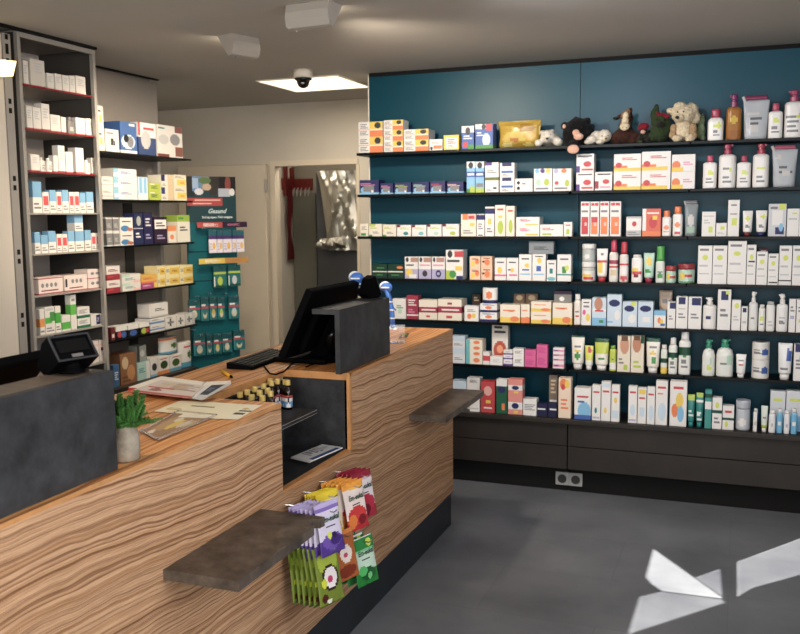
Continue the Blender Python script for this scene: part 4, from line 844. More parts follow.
# frosted pouch lying on the jar of the bench
# ------------------------------------------------------------------ goods in the metal-framed unit
q1 = U1-.03
WB = 'e9e4dc|#gg .2,.45,.8,.85|b3202c 0,0,1,.06'
BT = 'efe9e0|7cb4d8 0,.5,1,1|#gr .1,.1,.9,.35'
RT_ = 'efe9e0|d8303a .1,.36,.9,.8|#gr .1,.05,.9,.25'
L1 = [
 [('B', 24, 29, '61 86', 'narrow white box in the corner', WB), ('B', 31, 45.4, '60 86', 'largest white box with grey side', 'd8d2c8|b3202c 0,0,1,.05|#gg .3,.5,.8,.9'), ('B', 47.5, 54.3, '73.5 88.4', 'small white box', WB), ('B', 55.6, 62, '74 90', 'small white box', WB), ('B', 63, 69.4, '75.5 91', 'small white box', WB), ('B', 70, 75.4, '76 92', 'small slim white box', WB), ('B', 76.4, 86, '76.5 94', 'broad white box', WB)],
 [('B', 27.2, 33, '106 128', 'white box', WB), ('B', 33.7, 41.6, '107.6 129', 'white box', WB), ('B', 42.4, 50.4, '104 130', 'tall white box', WB), ('B', 51, 60.8, '115 131', 'low white box', WB), ('B', 61.5, 66.4, '117 131', 'thin white box', WB), ('O', 69, 75.4, '117 132', 'grey bottle', '8a8783|gg .2,.2,.8,.5', {'cap': 'gr'}), ('B', 76.4, 85.4, '118 133', 'white box', WB), ('B', 86.2, 94.6, '119 134', 'white box', WB)],
 [('B', 31.2, 40, '154.4 170', 'white box', WB), ('O', 41, 46.7, '157.4 171', 'little white bottle', 'e6e2da|#gr .2,.2,.8,.6', {'cap': 'w'}), ('O', 48, 53, '158 171', 'little white bottle', 'e6e2da|#gr .2,.2,.8,.6', {'cap': 'w'}), ('B', 54, 58.4, '155.5 171', 'slim white box', WB), ('B', 59, 65.6, '145.6 171.6', 'tall white box', WB), ('B', 66.4, 73.4, '152 172', 'white box', WB), ('B', 76.4, 84.5, '148 172.6', 'tall white box', WB), ('O', 86, 91.2, '160 173', 'little white bottle', 'e6e2da|#gr .2,.2,.8,.6', {'cap': 'w'}), ('B', 92, 96.4, '158 174', 'slim white box', WB)],
 [('B', 33.6, 42.6, '181.7 212.7', 'tall white box with blue top', BT), ('B', 43.4, 49.8, '192 212.7', 'white box with red square', RT_), ('B', 50.5, 56.8, '190 212.7', 'white box with blue top', BT), ('B', 57.5, 62.4, '192 212.7', 'white box with red square', RT_), ('B', 63, 69.2, '190 212.7', 'white box with blue top', BT), ('B', 70, 74.6, '192 212.7', 'white box with red square', RT_), ('B', 75.2, 80, '192 212.7', 'white box with red square', RT_), ('B', 80.6, 86.2, '193 212.7', 'white box with blue top', BT), ('B', 86.8, 94, '191.8 212.7', 'white box with blue top', BT)],
 [('B', 35.4, 41, '232 253', 'white box with blue top', BT), ('B', 41.8, 48.6, '235 253', 'low white box with blue top', BT), ('B', 49.2, 56.6, '231 252.6', 'white box with blue top', BT), ('B', 57.6, 62.4, '234 252.4', 'white box with red square', RT_), ('B', 63, 68, '234 252.2', 'white box with red square', RT_), ('B', 68.8, 75, '231 252', 'white box with blue top', BT), ('B', 76, 84.4, '214.5 231 251.8', 'white box with blue top', BT), ('B', 85.6, 91.6, '230 251.4', 'white box with blue top', BT), ('B', 92.2, 96.6, '233 251.2', 'white box with red square', RT_), ('B', 97.2, 101, '233 251', 'slim white box with red square', RT_)],
 [('B', 39, 63.6, '277 295', 'long pink-edged white box with grey icons', 'ecdcd4|b3404a 0,0,1,.07|b3404a 0,.9,1,.97|@gr .1,.4,.22,.66|@gr .28,.4,.4,.66|@gr .46,.4,.58,.66|@gr .64,.4,.76,.66|#dr .1,.14,.8,.28'), ('B', 65, 87.6, '275 292.6', 'long pink-edged white box with dark corner', 'ecdcd4|b3404a 0,0,1,.07|dk .03,.3,.12,.8|@gr .3,.5,.42,.76|@gr .48,.5,.6,.76|@gr .66,.5,.78,.76|#dr .2,.14,.8,.28'), ('B', 88.4, 102.6, '269 278.4 289.6', 'pink-edged white box', 'ecdcd4|b3404a 0,0,1,.08|@gr .2,.4,.45,.7|@gr .55,.4,.8,.7')],
 [('B', 40.6, 45.4, '309 335', 'white box with orange foot', 'e9e4dc|e8963a 0,.3,1,.62|#gr .1,.05,.9,.2'), ('B', 46, 55.6, '306.6 333.6', 'white box with green wedge', 'e9e4dc|4fb83c .0,.38,.7,.6|3f9a45 .5,.45,1,.8|#gr .1,.05,.9,.25|gg .1,.85,.9,.95'), ('B', 56.2, 61.8, '306 332.6', 'white box with bright green block', 'e9e4dc|3fae38 0,.35,1,.75|#gr .1,.05,.9,.25'), ('B', 62.6, 71, '315 331.6', 'low white box with green foot', 'e9e4dc|4fb83c 0,.1,1,.55'), ('B', 71.6, 77.4, '294.5 330.6', 'tall white box with green block', 'e9e4dc|5cc044 0,.42,1,.72|#gr .2,.78,.8,.92'), ('B', 78.2, 90.6, '306.8 317.8 329', 'white box with dark green foot', 'e9e4dc|1d7a58 0,0,1,.26|#gr .1,.4,.8,.8'), ('B', 91.4, 103, '314 327.2', 'long white box with navy square', 'e9e4dc|nv .45,.08,.8,.92|#w .52,.3,.72,.7')],
 [('B', 75.8, 92.2, '356 368', 'low white box', 'e9e4dc|#gr .1,.3,.6,.6'), ('B', 93, 99.6, '341 364.6', 'white box with dark red mark', 'e9e0d8|dr .2,.4,.7,.55|ph 0,.75,1,.85'), ('B', 100.2, 106.4, '339.5 363.4', 'white box with maroon mark', 'e9e0d8|dr .2,.5,.8,.65|ph 0,.75,1,.85')],
]
for i, row in enumerate(L1): shelf_row(row, UZ[i]+.0005, 'x', q1, ['top', 'second', 'third', 'fourth', 'fifth', 'sixth', 'seventh', 'lowest'][i]+' metal-framed shelf', ['top', 'second', 'third', 'fourth', 'fifth', 'sixth', 'seventh', 'lowest'][i]+' metal-framed shelf', .12)
q2 = U2-.02
YB_ = 'f0e2a8|e8c028 .3,.2,1,.8|#b .05,.4,.3,.7|#dr .5,.4,.9,.6'
L2 = [
 [('B', 98.5, 105, '106 129 151.4', 'white box with yellow mark', 'e4dfd6|y .3,.3,.7,.6|#dk .2,.7,.6,.85'), ('B', 106, 119.4, '129.5 152.4', 'white box with dark device picture', 'e4dfd6|dk .4,.3,.6,.6|k .62,.3,.7,.5|#gr .1,.75,.6,.9'), ('B', 121, 137.4, '122.3 153.7', 'blue and white monitor box', '2a63a8|@pb .05,.15,.9,.6|@gr .4,.2,.8,.55|@k .2,.35,.5,.6|w .55,.88,.9,.95|w 0,0,1,.1', {'d': .14}), ('B', 138.8, 156.6, '123.3 154.8', 'dark blue, white and red monitor box', '23457e|w 0,.55,1,1|@gg .15,.2,.7,.75|#r .3,.75,.9,.9|r .0,.6,.12,1', {'d': .14}), ('B', 157.6, 183, '126 156', 'large white monitor box with red foot', 'e4dfd8|@gg .05,.4,.45,.7|@gr .5,.4,.9,.75|7a2c22 .7,.8,1,1|7a2c22 0,0,.45,.1|8a4a38 .7,.05,1,.35|#t .05,.85,.3,.95', {'d': .12})],
 [('B', 102.4, 113.6, '176.6 187.6 198.8', 'white box with pale stripes', 'e6e2da|gg 0,.2,1,.35|#gr .1,.55,.8,.75'), ('B', 114.4, 137.6, '169 179 189.4 199.4', 'white box with light blue end', 'ebe8e2|8cc8e0 0,0,.2,1|pb 0,.2,.4,.6|#b .3,.5,.75,.75'), ('B', 138.6, 148.4, '177 199.6', 'pale blue and white striped box', 'pb|lb .15,.3,.4,.95|lb .6,.3,.85,.95|w 0,0,1,.2'), ('B', 149.2, 161, '183 191.4 199.8', 'lime green box', 'b8c83a|#dg .2,.3,.8,.7|w .1,.8,.5,.9'), ('B', 161.8, 173.6, '175 187.4 199.9', 'white box with navy corner', 'e8e2d2|nv 0,.5,.3,1|be .55,0,1,1|#gr .1,.1,.4,.3'), ('B', 174.4, 187, '175 187.2 200', 'cream box with yellow panel', 'ebe2c8|y .25,.15,.95,.6|o .5,.3,.8,.4|#gr .1,.7,.8,.9')],
 [('B', 107, 113.2, '217.5 232 246.2', 'grey-fronted white box', 'e4e2de|8b8b8b 0,.1,1,.9|#gg .2,.3,.8,.6'), ('B', 113.8, 120, '217.5 232 246', 'grey-fronted white box', 'e4e2de|8b8b8b 0,.1,1,.9|#gg .2,.3,.8,.6'), ('B', 120.8, 133.8, '217.5 232 245.6', 'white box with blue-brown swoosh', 'ece8e2|@2d7fb4 .05,.05,.7,.45|@b8684a .5,.05,1,.3|#dk .15,.65,.85,.8'), ('B', 134.6, 143.8, '213 245', 'navy box with light emblem', '1e2a5c|@b8c0b0 .3,.6,.8,.9|#w .2,.2,.7,.4|gg 0,.5,1,.53'), ('B', 144.6, 153.4, '212.7 244.6', 'tall navy box with white print', '232458|#w .2,.55,.8,.85|#pl .2,.15,.8,.35'), ('B', 154.6, 167.8, '217 244.2', 'dark purple box, white label panel', '34203f|w .05,.55,.95,.9|#dk .15,.62,.85,.82|#pl .2,.15,.8,.35'), ('B', 168.8, 176.6, '226 243.6', 'small white and orange box', 'ebe4d8|e88a3a 0,.7,1,1|@o .2,.2,.7,.5'), ('B', 178, 190.4, '215 242.6', 'cream box with lime top', 'ebe6d6|9cbc3c 0,.76,1,1|#dk .2,.4,.8,.6|g .1,.84,.5,.92')],
 [('B', 107.2, 120.8, '266 280 294.2', 'white box with crimson foot', 'ece6e0|a51c34 0,0,1,.42|#dr .15,.6,.85,.8|r .1,.2,.5,.3'), ('B', 122.8, 141, '274 282.7 292', 'white box with teal print', 'e8e4dc|#t .15,.3,.7,.6|pg 0,.7,.4,1|ph .6,0,1,.3'), ('B', 141.8, 157.2, '274.6 282.7 290', ['yellow box with orange print', 'magenta box with yellow edge'], ['e8b83a|#r .1,.4,.8,.7|o 0,0,1,.2', 'b83a88|y .8,0,1,1|#w .1,.4,.6,.7']), ('B', 158, 165.6, '266 276.6 288', 'cream and yellow box', YB_, {'d': .09}), ('B', 166.2, 179.6, '265.5 276.2 287', 'cream and yellow box', YB_), ('B', 180.4, 193.4, '265 275.4 285.4', 'cream and yellow box', YB_)],
 [('B', 111.4, 115.6, '327.4 341', 'thin dark red box', '7a2a2a|w .2,.2,.8,.5'), ('B', 116.4, 127.6, '326 339.8', 'black box with red-blue fruit', '1e1e22|w 0,.62,1,1|@r .1,.1,.5,.6|@b .45,.05,.95,.55'), ('B', 128.4, 139, '324.6 337.6', 'black box with blue fruit', '1e1e22|w 0,.62,1,1|@b .15,.05,.85,.55'), ('B', 139.8, 150, '322.6 335.4', 'black box with lime fruit', '1e1e22|w 0,.62,1,1|@lg .15,.05,.7,.55|@r .6,.1,.95,.5'), ('B', 150.8, 165, '318 325.4 333', 'white box with blue band', 'e8e6e2|5a8cc0 0,.3,1,.55|#dk .1,.7,.7,.9'), ('B', 165.8, 176.4, '316 330.4', 'white box with grey cross', 'e9e6e0|dk .4,.2,.55,.8|gr .2,.42,.8,.58|#gr .1,.85,.6,.95'), ('B', 177, 185.2, '315 328.6', 'white box with dark cross', 'e9e6e0|k .4,.2,.55,.8|gr .2,.42,.8,.58'), ('B', 186, 195.2, '313 326.4', 'white box with silver end', 'e2e0dc|dk .3,.25,.42,.75|gr .15,.42,.7,.58|gg .7,0,1,1')],
 [('B', 114, 119.8, '364.7 384', 'slim blue box', '3a72a4|#w .2,.3,.8,.7'), ('B', 121, 137.2, '353 382.6', 'brown box with tan pattern', '9a6a44|@be .1,.5,.5,.9|@c89058 .4,.1,.9,.6|#br .1,.05,.6,.3'), ('B', 138, 150.4, '362 377.6', 'pale teal box with white side', 'b8dcd6|w .7,0,1,1|#t .1,.4,.6,.7', {'d': .07}), ('B', 151, 158, '357.6 375.6', 'white box with grey picture', 'e9e6e0|@dk .2,.3,.9,.7|lb 0,0,1,.12', {'d': .09}), ('B', 158.6, 169.8, '356.4 373.4', 'white box, green fruit, orange foot', 'e9e6e0|@3c5a2a .2,.3,.85,.75|e8883a 0,0,1,.2|#r .2,.82,.8,.92', {'d': .09}), ('B', 170.4, 181.6, '354.6 371.4', 'white box, olive fruit, blue foot', 'e9e6e0|@4c6a2a .2,.3,.85,.75|5aa8c8 0,0,1,.2|#r .2,.82,.8,.92', {'d': .09}), ('N', 183, 194.4, '341.5 367', 'round white can, green leaf, blue foot', 'e9e6e0|4aa4c4 0,0,1,.24|@4c7a3a .45,.35,.85,.65|#r .2,.75,.8,.85', {'d': .06})],
]
names2 = ['top glass shelf', 'second glass shelf', 'third glass shelf', 'fourth glass shelf', 'lowest glass shelf', 'dark base cabinet']
for i, row in enumerate(L2): shelf_row(row, (VZ+[.597])[i]+.0005, 'x', q2, names2[i], names2[i], .2)
for i, it, zz in ((4, ('B', 149.6, 168.4, '303 317.6', 'white box lying on top of others', 'ece9e4|#dk .3,.4,.8,.65|gg 0,0,1,.1', {'d': .08}), 'top'), (5, ('N', 164.4, 180.6, '337 354.6', 'round white can with orange rim standing on boxes', 'e9e6e0|4aa4c4 0,0,1,.16|@4c7a3a .45,.3,.85,.65|o 0,.86,1,.94', {'d': .07}), 'top'), (5, ('B', 137.6, 146.6, '345.4 361.4', 'grey box standing on the pale teal box', '9aa29e|@gg .3,.3,.8,.7|dk 0,0,.25,1', {'d': .06}), 'top')):
    um = (it[1]+it[2])/2; zt = max((on(u, v, 'x', q2).z) for u, v in {0: ((um, 317.6),), 1: ((um, 354.6),)}.get(0 if i == 4 else 1))
    if 'grey box' in it[4]: zt = on(144, 362, 'x', q2).z
    if 'round white can' in it[4]: zt = max(on(164, 356.4, 'x', q2).z, on(176, 354.6, 'x', q2).z)
    if 'lying' in it[4]: zt = max(on(158, 318, 'x', q2).z, on(167, 316, 'x', q2).z)
    it[6]['on'] = zt+.003
    n0 = set(bpy.data.objects); shelf_row([it], zt, 'x', q2-.012, names2[i], names2[i], .2)
    for o in set(bpy.data.objects)-n0:
        if o.parent is None: o['label'] = it[4]+', '+names2[i]
# ------------------------------------------------------------------ plush animals on the top shelf
def fur(name, c, c2=None):
    m, nt, N, b = mat(name); L = nt.links.new
    tc = N.new('ShaderNodeTexCoord'); n = N.new('ShaderNodeTexNoise'); n.inputs['Scale'].default_value = 190; n.inputs['Detail'].default_value = 3
    L(tc.outputs['Object'], n.inputs['Vector'])
    r = N.new('ShaderNodeValToRGB'); k = lin(c); k2 = lin(c2) if c2 else tuple(x*.6 for x in k[:3])+(1,)
    r.color_ramp.elements[0].position = .32; r.color_ramp.elements[0].color = k2; r.color_ramp.elements[1].position = .62; r.color_ramp.elements[1].color = k
    L(n.outputs['Fac'], r.inputs['Fac']); L(r.outputs['Color'], b.inputs['Base Color'])
    bp = N.new('ShaderNodeBump'); bp.inputs['Strength'].default_value = .8; bp.inputs['Distance'].default_value = .006; L(n.outputs['Fac'], bp.inputs['Height']); L(bp.outputs['Normal'], b.inputs['Normal'])
    b.inputs['Roughness'].default_value = .95; b.inputs['Sheen Weight'].default_value = .08
    return m
FT = bpy.data.textures.new('fur', 'CLOUDS'); FT.noise_scale = .012
SHZ = 1.8505
def plush_mesh(name, blobs, m, parent, tuft=.004, clampz=SHZ, root=None, vox=.0045):
    """blobs (u, v, ru, rv, dy, ry): soft lumps measured in the photo, standing dy from the line y = 4.80, grown into one continuous skin"""
    bm = bmesh.new()
    for q in blobs:
        u, v, ru, rv = q[:4]; dy = q[4] if len(q) > 4 else 0; ry = q[5] if len(q) > 5 else ru
        ball(bm, on(u, v, 'y', 4.82+dy), (ru/187, ry/187, rv/187), None, 14)
    me = bpy.data.meshes.new(name); bm.to_mesh(me); bm.free()
    o = link(name, me)
    md = o.modifiers.new('r', 'REMESH'); md.mode = 'VOXEL'; md.voxel_size = vox
    sm = o.modifiers.new('s', 'SMOOTH'); sm.iterations = 4
    if tuft:
        d = o.modifiers.new('d', 'DISPLACE'); d.texture = FT; d.strength = tuft; d.texture_coords = 'GLOBAL'
    dg = bpy.context.evaluated_depsgraph_get(); me2 = bpy.data.meshes.new_from_object(o.evaluated_get(dg)); me2.name = name
    o.modifiers.clear(); old = o.data; o.data = me2; bpy.data.meshes.remove(old)
    for v in me2.vertices:
        if clampz and v.co.z < clampz: v.co.z = clampz
        if v.co.y > WY-.004: v.co.y = WY-.004
    me2.materials.clear(); me2.materials.append(m)
    for p in me2.polygons: p.use_smooth = True
    if parent is not None: o.parent = parent; o.matrix_parent_inverse = Matrix.Translation(-parent.location)
    return o
NOSE = solid('plush_nose', '15100f', .3); 
def plush(name, cat, label, u, parts):
    p = on(u, 145, 'y', 4.82); r = empty(name, (p.x, 4.82, SHZ)); tag(r, label, cat, 'plush animals on the top teal shelf')
    for pn, m, blobs, kw in parts: plush_mesh(pn, blobs, m, r, **kw)
    return r
W_ = fur('white_fur', 'ddd8cc', 'b9b3a6'); K_ = fur('black_fur', '0d0c0e', '040405'); CRM = fur('cream_fur', 'e2d6bd', 'b8a888'); BRN = fur('brown_fur', '4a2a20', '2a1712'); TAN = fur('tan_fur', '9a7050', '6f4e36'); FAWN = fur('fawn_fur', 'b79f80', '8e7658'); PNK = fur('pink_felt', 'd9b3a0', 'c49c88'); GRN = fur('green_fur', '3c4a2c', '20301e'); RED = fur('red_felt', '8f2234', '6a1626'); PGR = fur('pale_green_fur', '9aa886', '78866a'); DBR = fur('dark_trim_fur', '2b2a22', '191812')
n0 = dict(tuft=0, vox=.0025)
plush('plush_bear', 'plush toy', 'white plush bear lying flat beside the gold pouch', 547, [
 ('body', W_, [(548, 137, 7.6, 7.2, -.03), (542.2, 132.6, 2.6, 2.6, -.02), (551.6, 131.6, 2.6, 2.6, -.02), (538.6, 143, 4.3, 3.9, -.05), (558, 142, 5, 4.4, -.03), (549, 142, 8, 5, .02), (554, 139, 6, 6, .04)], {}),
 ('muzzle', W_, [(547.2, 139.4, 3.6, 3, -.068)], n0), ('nose', NOSE, [(547.2, 138.6, 1.7, 1.3, -.088)], n0), ('eye', NOSE, [(544.2, 135, .8, .8, -.064)], n0), ('eye', NOSE, [(550.6, 134.6, .8, .8, -.064)], n0)])
plush('plush_bear', 'plush toy', 'big black plush bear with pink snout, foot hanging over the shelf', 577, [
 ('body', K_, [(577.5, 129, 12, 11, -.01), (574, 139, 11.5, 9, .0), (583, 138, 9, 8, .02), (567.5, 135, 5, 9, -.02), (564.6, 126, 3.8, 4, -.01), (576.2, 119.6, 2.6, 3.4, -.01), (587, 121, 4, 3.6, .0), (589.4, 128, 4.5, 4, .0), (573.6, 145.4, 6, 5, -.062, 5), (573.4, 149, 6.6, 5.2, -.098, 4)], dict(clampz=0)),
 ('ear_lining', PNK, [(564.2, 126.4, 2, 2.4, -.028, 1.6)], n0), ('snout', PNK, [(576, 132.6, 3.6, 3.4, -.066, 2.4), (578.6, 136.6, 5, 3.6, -.066, 3)], n0), ('sole', PNK, [(573.2, 149.2, 6, 4.6, -.124, 1.6)], dict(tuft=0, vox=.0025, clampz=0)), ('eye', NOSE, [(572.6, 126.5, .9, .9, -.072)], n0), ('eye', NOSE, [(581.6, 127.4, .9, .9, -.07)], n0)])
plush('plush_seal', 'plush toy', 'small white plush seal lying beside the black bear', 598, [
 ('body', W_, [(604.6, 136, 6.7, 6.4, -.03), (597, 137, 7, 6.4, .01), (591.6, 140, 5.8, 4.4, -.02), (587.6, 142, 3.6, 2.8, -.03), (600, 142, 4.4, 2.6, -.05)], {}),
 ('muzzle', CRM, [(605.6, 139, 3, 2.4, -.062)], n0), ('nose', NOSE, [(606, 138.8, 1.2, 1, -.08)], n0), ('eye', NOSE, [(602, 136, .8, .8, -.064)], n0), ('eye', NOSE, [(608, 135.4, .8, .8, -.062)], n0)])
plush('plush_horse', 'plush toy', 'dark brown plush horse with a cream blaze', 625, [
 ('body', BRN, [(625, 136, 12, 8, .01), (616, 139, 6, 6, -.01), (634, 138, 6.5, 6.5, -.01), (625.4, 127, 6.6, 8, .0), (629, 119, 4, 8, .02)], {}),
 ('head', TAN, [(625.4, 117, 4.8, 6, -.02), (625, 125, 5.4, 5, -.04), (628.4, 112, 2.4, 3.4, -.01)], dict(tuft=.002)), ('ear', BRN, [(630.6, 110.6, 1.8, 3, .0)], n0), ('ear', DBR, [(616, 118.4, 3.2, 1.6, .0)], n0), ('ear', BRN, [(620, 116.4, 2.6, 2, .0)], n0),
 ('blaze', CRM, [(625.6, 116, 3, 4.4, -.042, 2), (625, 121, 3.4, 4, -.062, 2), (624.6, 126.6, 4.8, 3.9, -.07, 3)], n0), ('eye', NOSE, [(621.8, 118.4, .8, .9, -.05)], n0), ('eye', NOSE, [(629.4, 117.8, .8, .9, -.046)], n0), ('nostril', NOSE, [(622.8, 127.4, .6, .8, -.092)], n0), ('nostril', NOSE, [(626.6, 127.4, .6, .8, -.092)], n0)])
plush('plush_dragon', 'plush toy', 'tall dark green plush dragon with red crest beside the cream dog', 659, [
 ('body', GRN, [(660, 132, 9.4, 10, .0), (660.6, 122, 9, 9, .0), (655, 115, 4.4, 7, .0), (656.4, 109, 2.6, 5, .0), (667, 128, 4, 10, -.01), (652, 137, 4.6, 5, -.02)], {}),
 ('crest', RED, [(662, 114.6, 4, 1.9, -.03), (667, 116.4, 3.4, 2, -.03), (657.4, 113.6, 1.4, 2, -.03)], dict(tuft=.002, vox=.003)), ('eye', NOSE, [(657.4, 119.6, .9, 1, -.056)], n0), ('eye', NOSE, [(664.6, 120, .9, 1, -.056)], n0), ('snout', DBR, [(661, 124.4, 4.4, 3, -.052)], n0)])
plush('plush_gnome', 'plush toy', 'small dark plush with a red cap beside the green dragon', 643, [
 ('body', DBR, [(643.6, 135, 5.6, 6.4, -.01), (640, 140, 3.4, 3.6, -.03), (648, 139, 3.4, 4, -.03)], {}),
 ('cap', RED, [(644, 126.4, 5.2, 3.6, -.014), (640, 128.4, 2.4, 2, -.02)], dict(tuft=.002, vox=.003)), ('face', PNK, [(643, 132, 2.6, 2.2, -.04)], n0), ('foot', GRN, [(640, 142, 3, 1.8, -.06)], n0)])
plush('plush_dog', 'plush toy', 'large cream shaggy plush dog sitting beside the white bottle', 683, [
 ('body', CRM, [(683, 131, 9.5, 9.5, .0), (683.4, 114.6, 11, 9.4, -.01), (691, 110, 7, 6.6, .0), (695, 117, 5, 7, .01), (671, 111, 4.6, 3, -.01), (680, 106.6, 6, 4.6, -.01), (677, 138.6, 4.6, 3.6, -.05), (690, 138.6, 4.6, 3.6, -.05)], dict(tuft=.011)),
 ('arm', FAWN, [(673.6, 129, 3.4, 5, -.03), (672.6, 135, 3.6, 4, -.04)], dict(tuft=.004)), ('arm', FAWN, [(693, 129, 3.8, 6, -.03), (693.4, 135.6, 3.8, 4, -.04)], dict(tuft=.004)),
 ('muzzle', CRM, [(679.6, 117.6, 5, 4, -.06)], dict(tuft=.003)), ('nose', NOSE, [(677.2, 117.4, 2, 1.6, -.094)], n0), ('eye', NOSE, [(677.6, 112, .9, .9, -.066)], n0), ('eye', NOSE, [(683.4, 111.6, .9, .9, -.068)], n0)])
plush('plush_frog', 'plush toy', 'pale green plush frog half behind the cream dog', 701, [
 ('body', PGR, [(701, 132, 4.4, 7.6, .06), (700.6, 121, 4.4, 5, .06), (698.6, 115.6, 1.6, 1.8, .05), (702.8, 115.6, 1.6, 1.8, .05), (703, 138, 3, 3, .04)], {}),
 ('eye', NOSE, [(698.6, 115.2, .8, .8, .036)], n0), ('eye', NOSE, [(702.8, 115.2, .8, .8, .036)], n0)])

# ------------------------------------------------------------------ bags
def bag_mesh(w, h, t, a, name, nx=12, nz=16, wrinkle=.0012, seal=.09, seed=0):
    """sealed film bag, hanging: top edge at z=0, front at -y"""
    A = art(a); R = random.Random(seed); vs = []; fs = []; cs = []
    ph = [R.uniform(0, 6) for _ in range(6)]
    def thick(u, v):
        e = max(0, 1-abs(2*u-1)**2.6); q = max(0, min(1, (1-v-seal)/.12)); q2 = max(0, min(1, (v-seal*.7)/.2))
        return t*math.sqrt(e)*q**.7*q2**.6*(1+.35*math.sin(PI*(1-v)))/1.35
    for s in (-1, 1):
        for j in range(nz+1):
            for i in range(nx+1):
                u, v = i/nx, j/nz; y = s*(thick(u, v)/2+.0004)
                y += wrinkle*math.sin(9*u+ph[0]+s)*math.sin(7*v+ph[1])+wrinkle*.7*math.sin(21*u+ph[2])*(v < seal or v > 1-seal)
                x = (u-.5)*w*(1-.05*math.sin(PI*v)**2)
                vs.append((x, y, -h*(1-v)))
    n = (nx+1)*(nz+1); I = lambda s, i, j: s*n+j*(nx+1)+i
    for s in (0, 1):
        for j in range(nz):
            for i in range(nx):
                q = [I(s, i, j), I(s, i+1, j), I(s, i+1, j+1), I(s, i, j+1)]
                fs.append(q if s == 0 else q[::-1]); u = (i+.5)/nx; cs.append(art_at(A, u if s == 0 else 1-u, (j+.5)/nz))
    for i in range(nx):
        for j, fl in ((0, 1), (nz, 0)):
            q = [I(0, i, j), I(1, i, j), I(1, i+1, j), I(0, i+1, j)]; fs.append(q if fl else q[::-1]); cs.append(art_at(A, .5, .01 if j == 0 else .99))
    for j in range(nz):
        for i, fl in ((0, 0), (nx, 1)):
            q = [I(0, i, j), I(1, i, j), I(1, i, j+1), I(0, i, j+1)]; fs.append(q if fl else q[::-1]); cs.append(art_at(A, .01 if i == 0 else .99, (j+.5)/nz))
    me = bpy.data.meshes.new(name); me.from_pydata(vs, [], fs); me.update(); paint(me, cs)
    for p in me.polygons: p.use_smooth = True
    return me
p = on(518, 147, 'y', 4.80)
o = empty('sweet_pouch', (p.x, 4.83, SHZ)); tag(o, 'gold crinkled pillow pouch of sweets lying on the top teal shelf', 'pouch')
q = link('film', bag_mesh(.235, .145, .075, 'c8a84a|@d9c06a .1,.1,.5,.6|@e4cf7a .3,.3,.8,.75|@f4e6a0 .1,.05,.35,.22|@f2e08c .6,.06,.85,.2|@b08a3a .5,.6,.9,.9|@c98a5a .3,.25,.5,.4|@d8b45a .62,.3,.9,.6', 'film', 24, 18, .004, .05, 3), M['foil'], o)
q.location = (0, 0, .146); q.rotation_euler = (math.radians(8), 0, 0)

NRM = math.radians(73)
INK = {'g': solid('ink_green', '1f4a30', .5), 'k': solid('ink_dark', '23252c', .5)}
def sweets(y0, n, x0, x1, zt, a, lab, front_lab, group, text, seed, w=.10, h=.152, lean=-7, drop_last=0):
    objs = []
    proto = None
    for k in range(n):
        fx = x0+(x1-x0)*k/max(1, n-1)
        cx = fx+.29*w/2; cy = y0+.956*w/2
        last = k == n-1
        if proto is None or last or k % 3 == 0:
            proto = link('sweet_bag', bag_mesh(w, h, .011, a, 'sweet_bag', *((30, 44) if last else (12, 24)), .0011, .08, seed+k), M['foil'])
            o = proto
        else:
            o = proto.copy(); COL.objects.link(o)
        tag(o, front_lab if last else lab, 'bag', group)
        if last and text:
            l = lettering('Em-eukal', .024, INK['g'], o, (.002, -.0082, -h*.32), (PI/2, math.radians(0), 0), .15, w*.72)
            l.rotation_euler = (PI/2+math.radians(-3), 0, 0)
        o.location = (cx, cy, zt-(drop_last if last else 0)-random.uniform(0, .003)); o.rotation_euler = (math.radians(lean-4*(k/max(1, n-1))*(1 if last else .6)), 0, NRM+random.uniform(-.03, .03))
        objs.append(o)
    return objs
PUR = 'e3dcf0|#dk .3,.5,.7,.56|5b3f94 0,.0,1,.3|@7a5cb4 .1,.1,.9,.42|@4b3284 .4,.15,.9,.35|c9bce4 0,.9,1,1|8d74c0 0,.84,1,.9|@yg .3,.3,.5,.44|@3a2a5a .5,.3,.7,.42'
YEL = 'f4e7c0|f2d62c 0,.84,1,1|@e0b020 .1,.1,.9,.45|e8c42c 0,0,1,.2'
ORA = 'f3e3dc|#dk .3,.5,.7,.56|f2a63c 0,.86,1,1|f0c050 .3,.84,1,.88|c22a34 0,0,1,.26|@d83a3c .05,.12,.95,.5|@ee8a3a .05,.05,.45,.35|@8c1c2c .5,.1,.9,.3'
CRI = 'f0e6e8|#dk .3,.5,.7,.56|9a1f3c 0,.86,1,1|e8c4cc 0,.82,1,.87|b02440 0,0,1,.25|@c02c4a .1,.15,.95,.5|@7a1430 .3,.05,.7,.3'
OLI = '7f9038|@a8b848 .1,.5,.9,.95|@3a2c22 .18,.22,.86,.66|@efe8e8 .26,.28,.8,.62|@c4406c .4,.36,.6,.48|@d8e040 .12,.3,.36,.46|7f9038 0,.95,1,1|@5c2a22 .1,.05,.35,.2|@e8e4da .3,.02,.5,.1|5f7028 0,0,1,.03'
OBR = 'b86a34|@efe4da .25,.35,.8,.7|@8a3a20 .1,.05,.9,.3|@c4406c .4,.45,.6,.55|d88a44 0,.9,1,1'
GRE = 'cfe8d4|#dk .3,.5,.7,.56|2e8f48 0,.74,1,1|8fd09c 0,.7,1,.76|@yg .62,.78,.88,.94|2a8a40 0,0,1,.3|@1f6a34 .2,.08,.9,.36|@5cc070 .1,.2,.5,.42|@86d890 .5,.1,.7,.25|w .06,.97,.94,1'
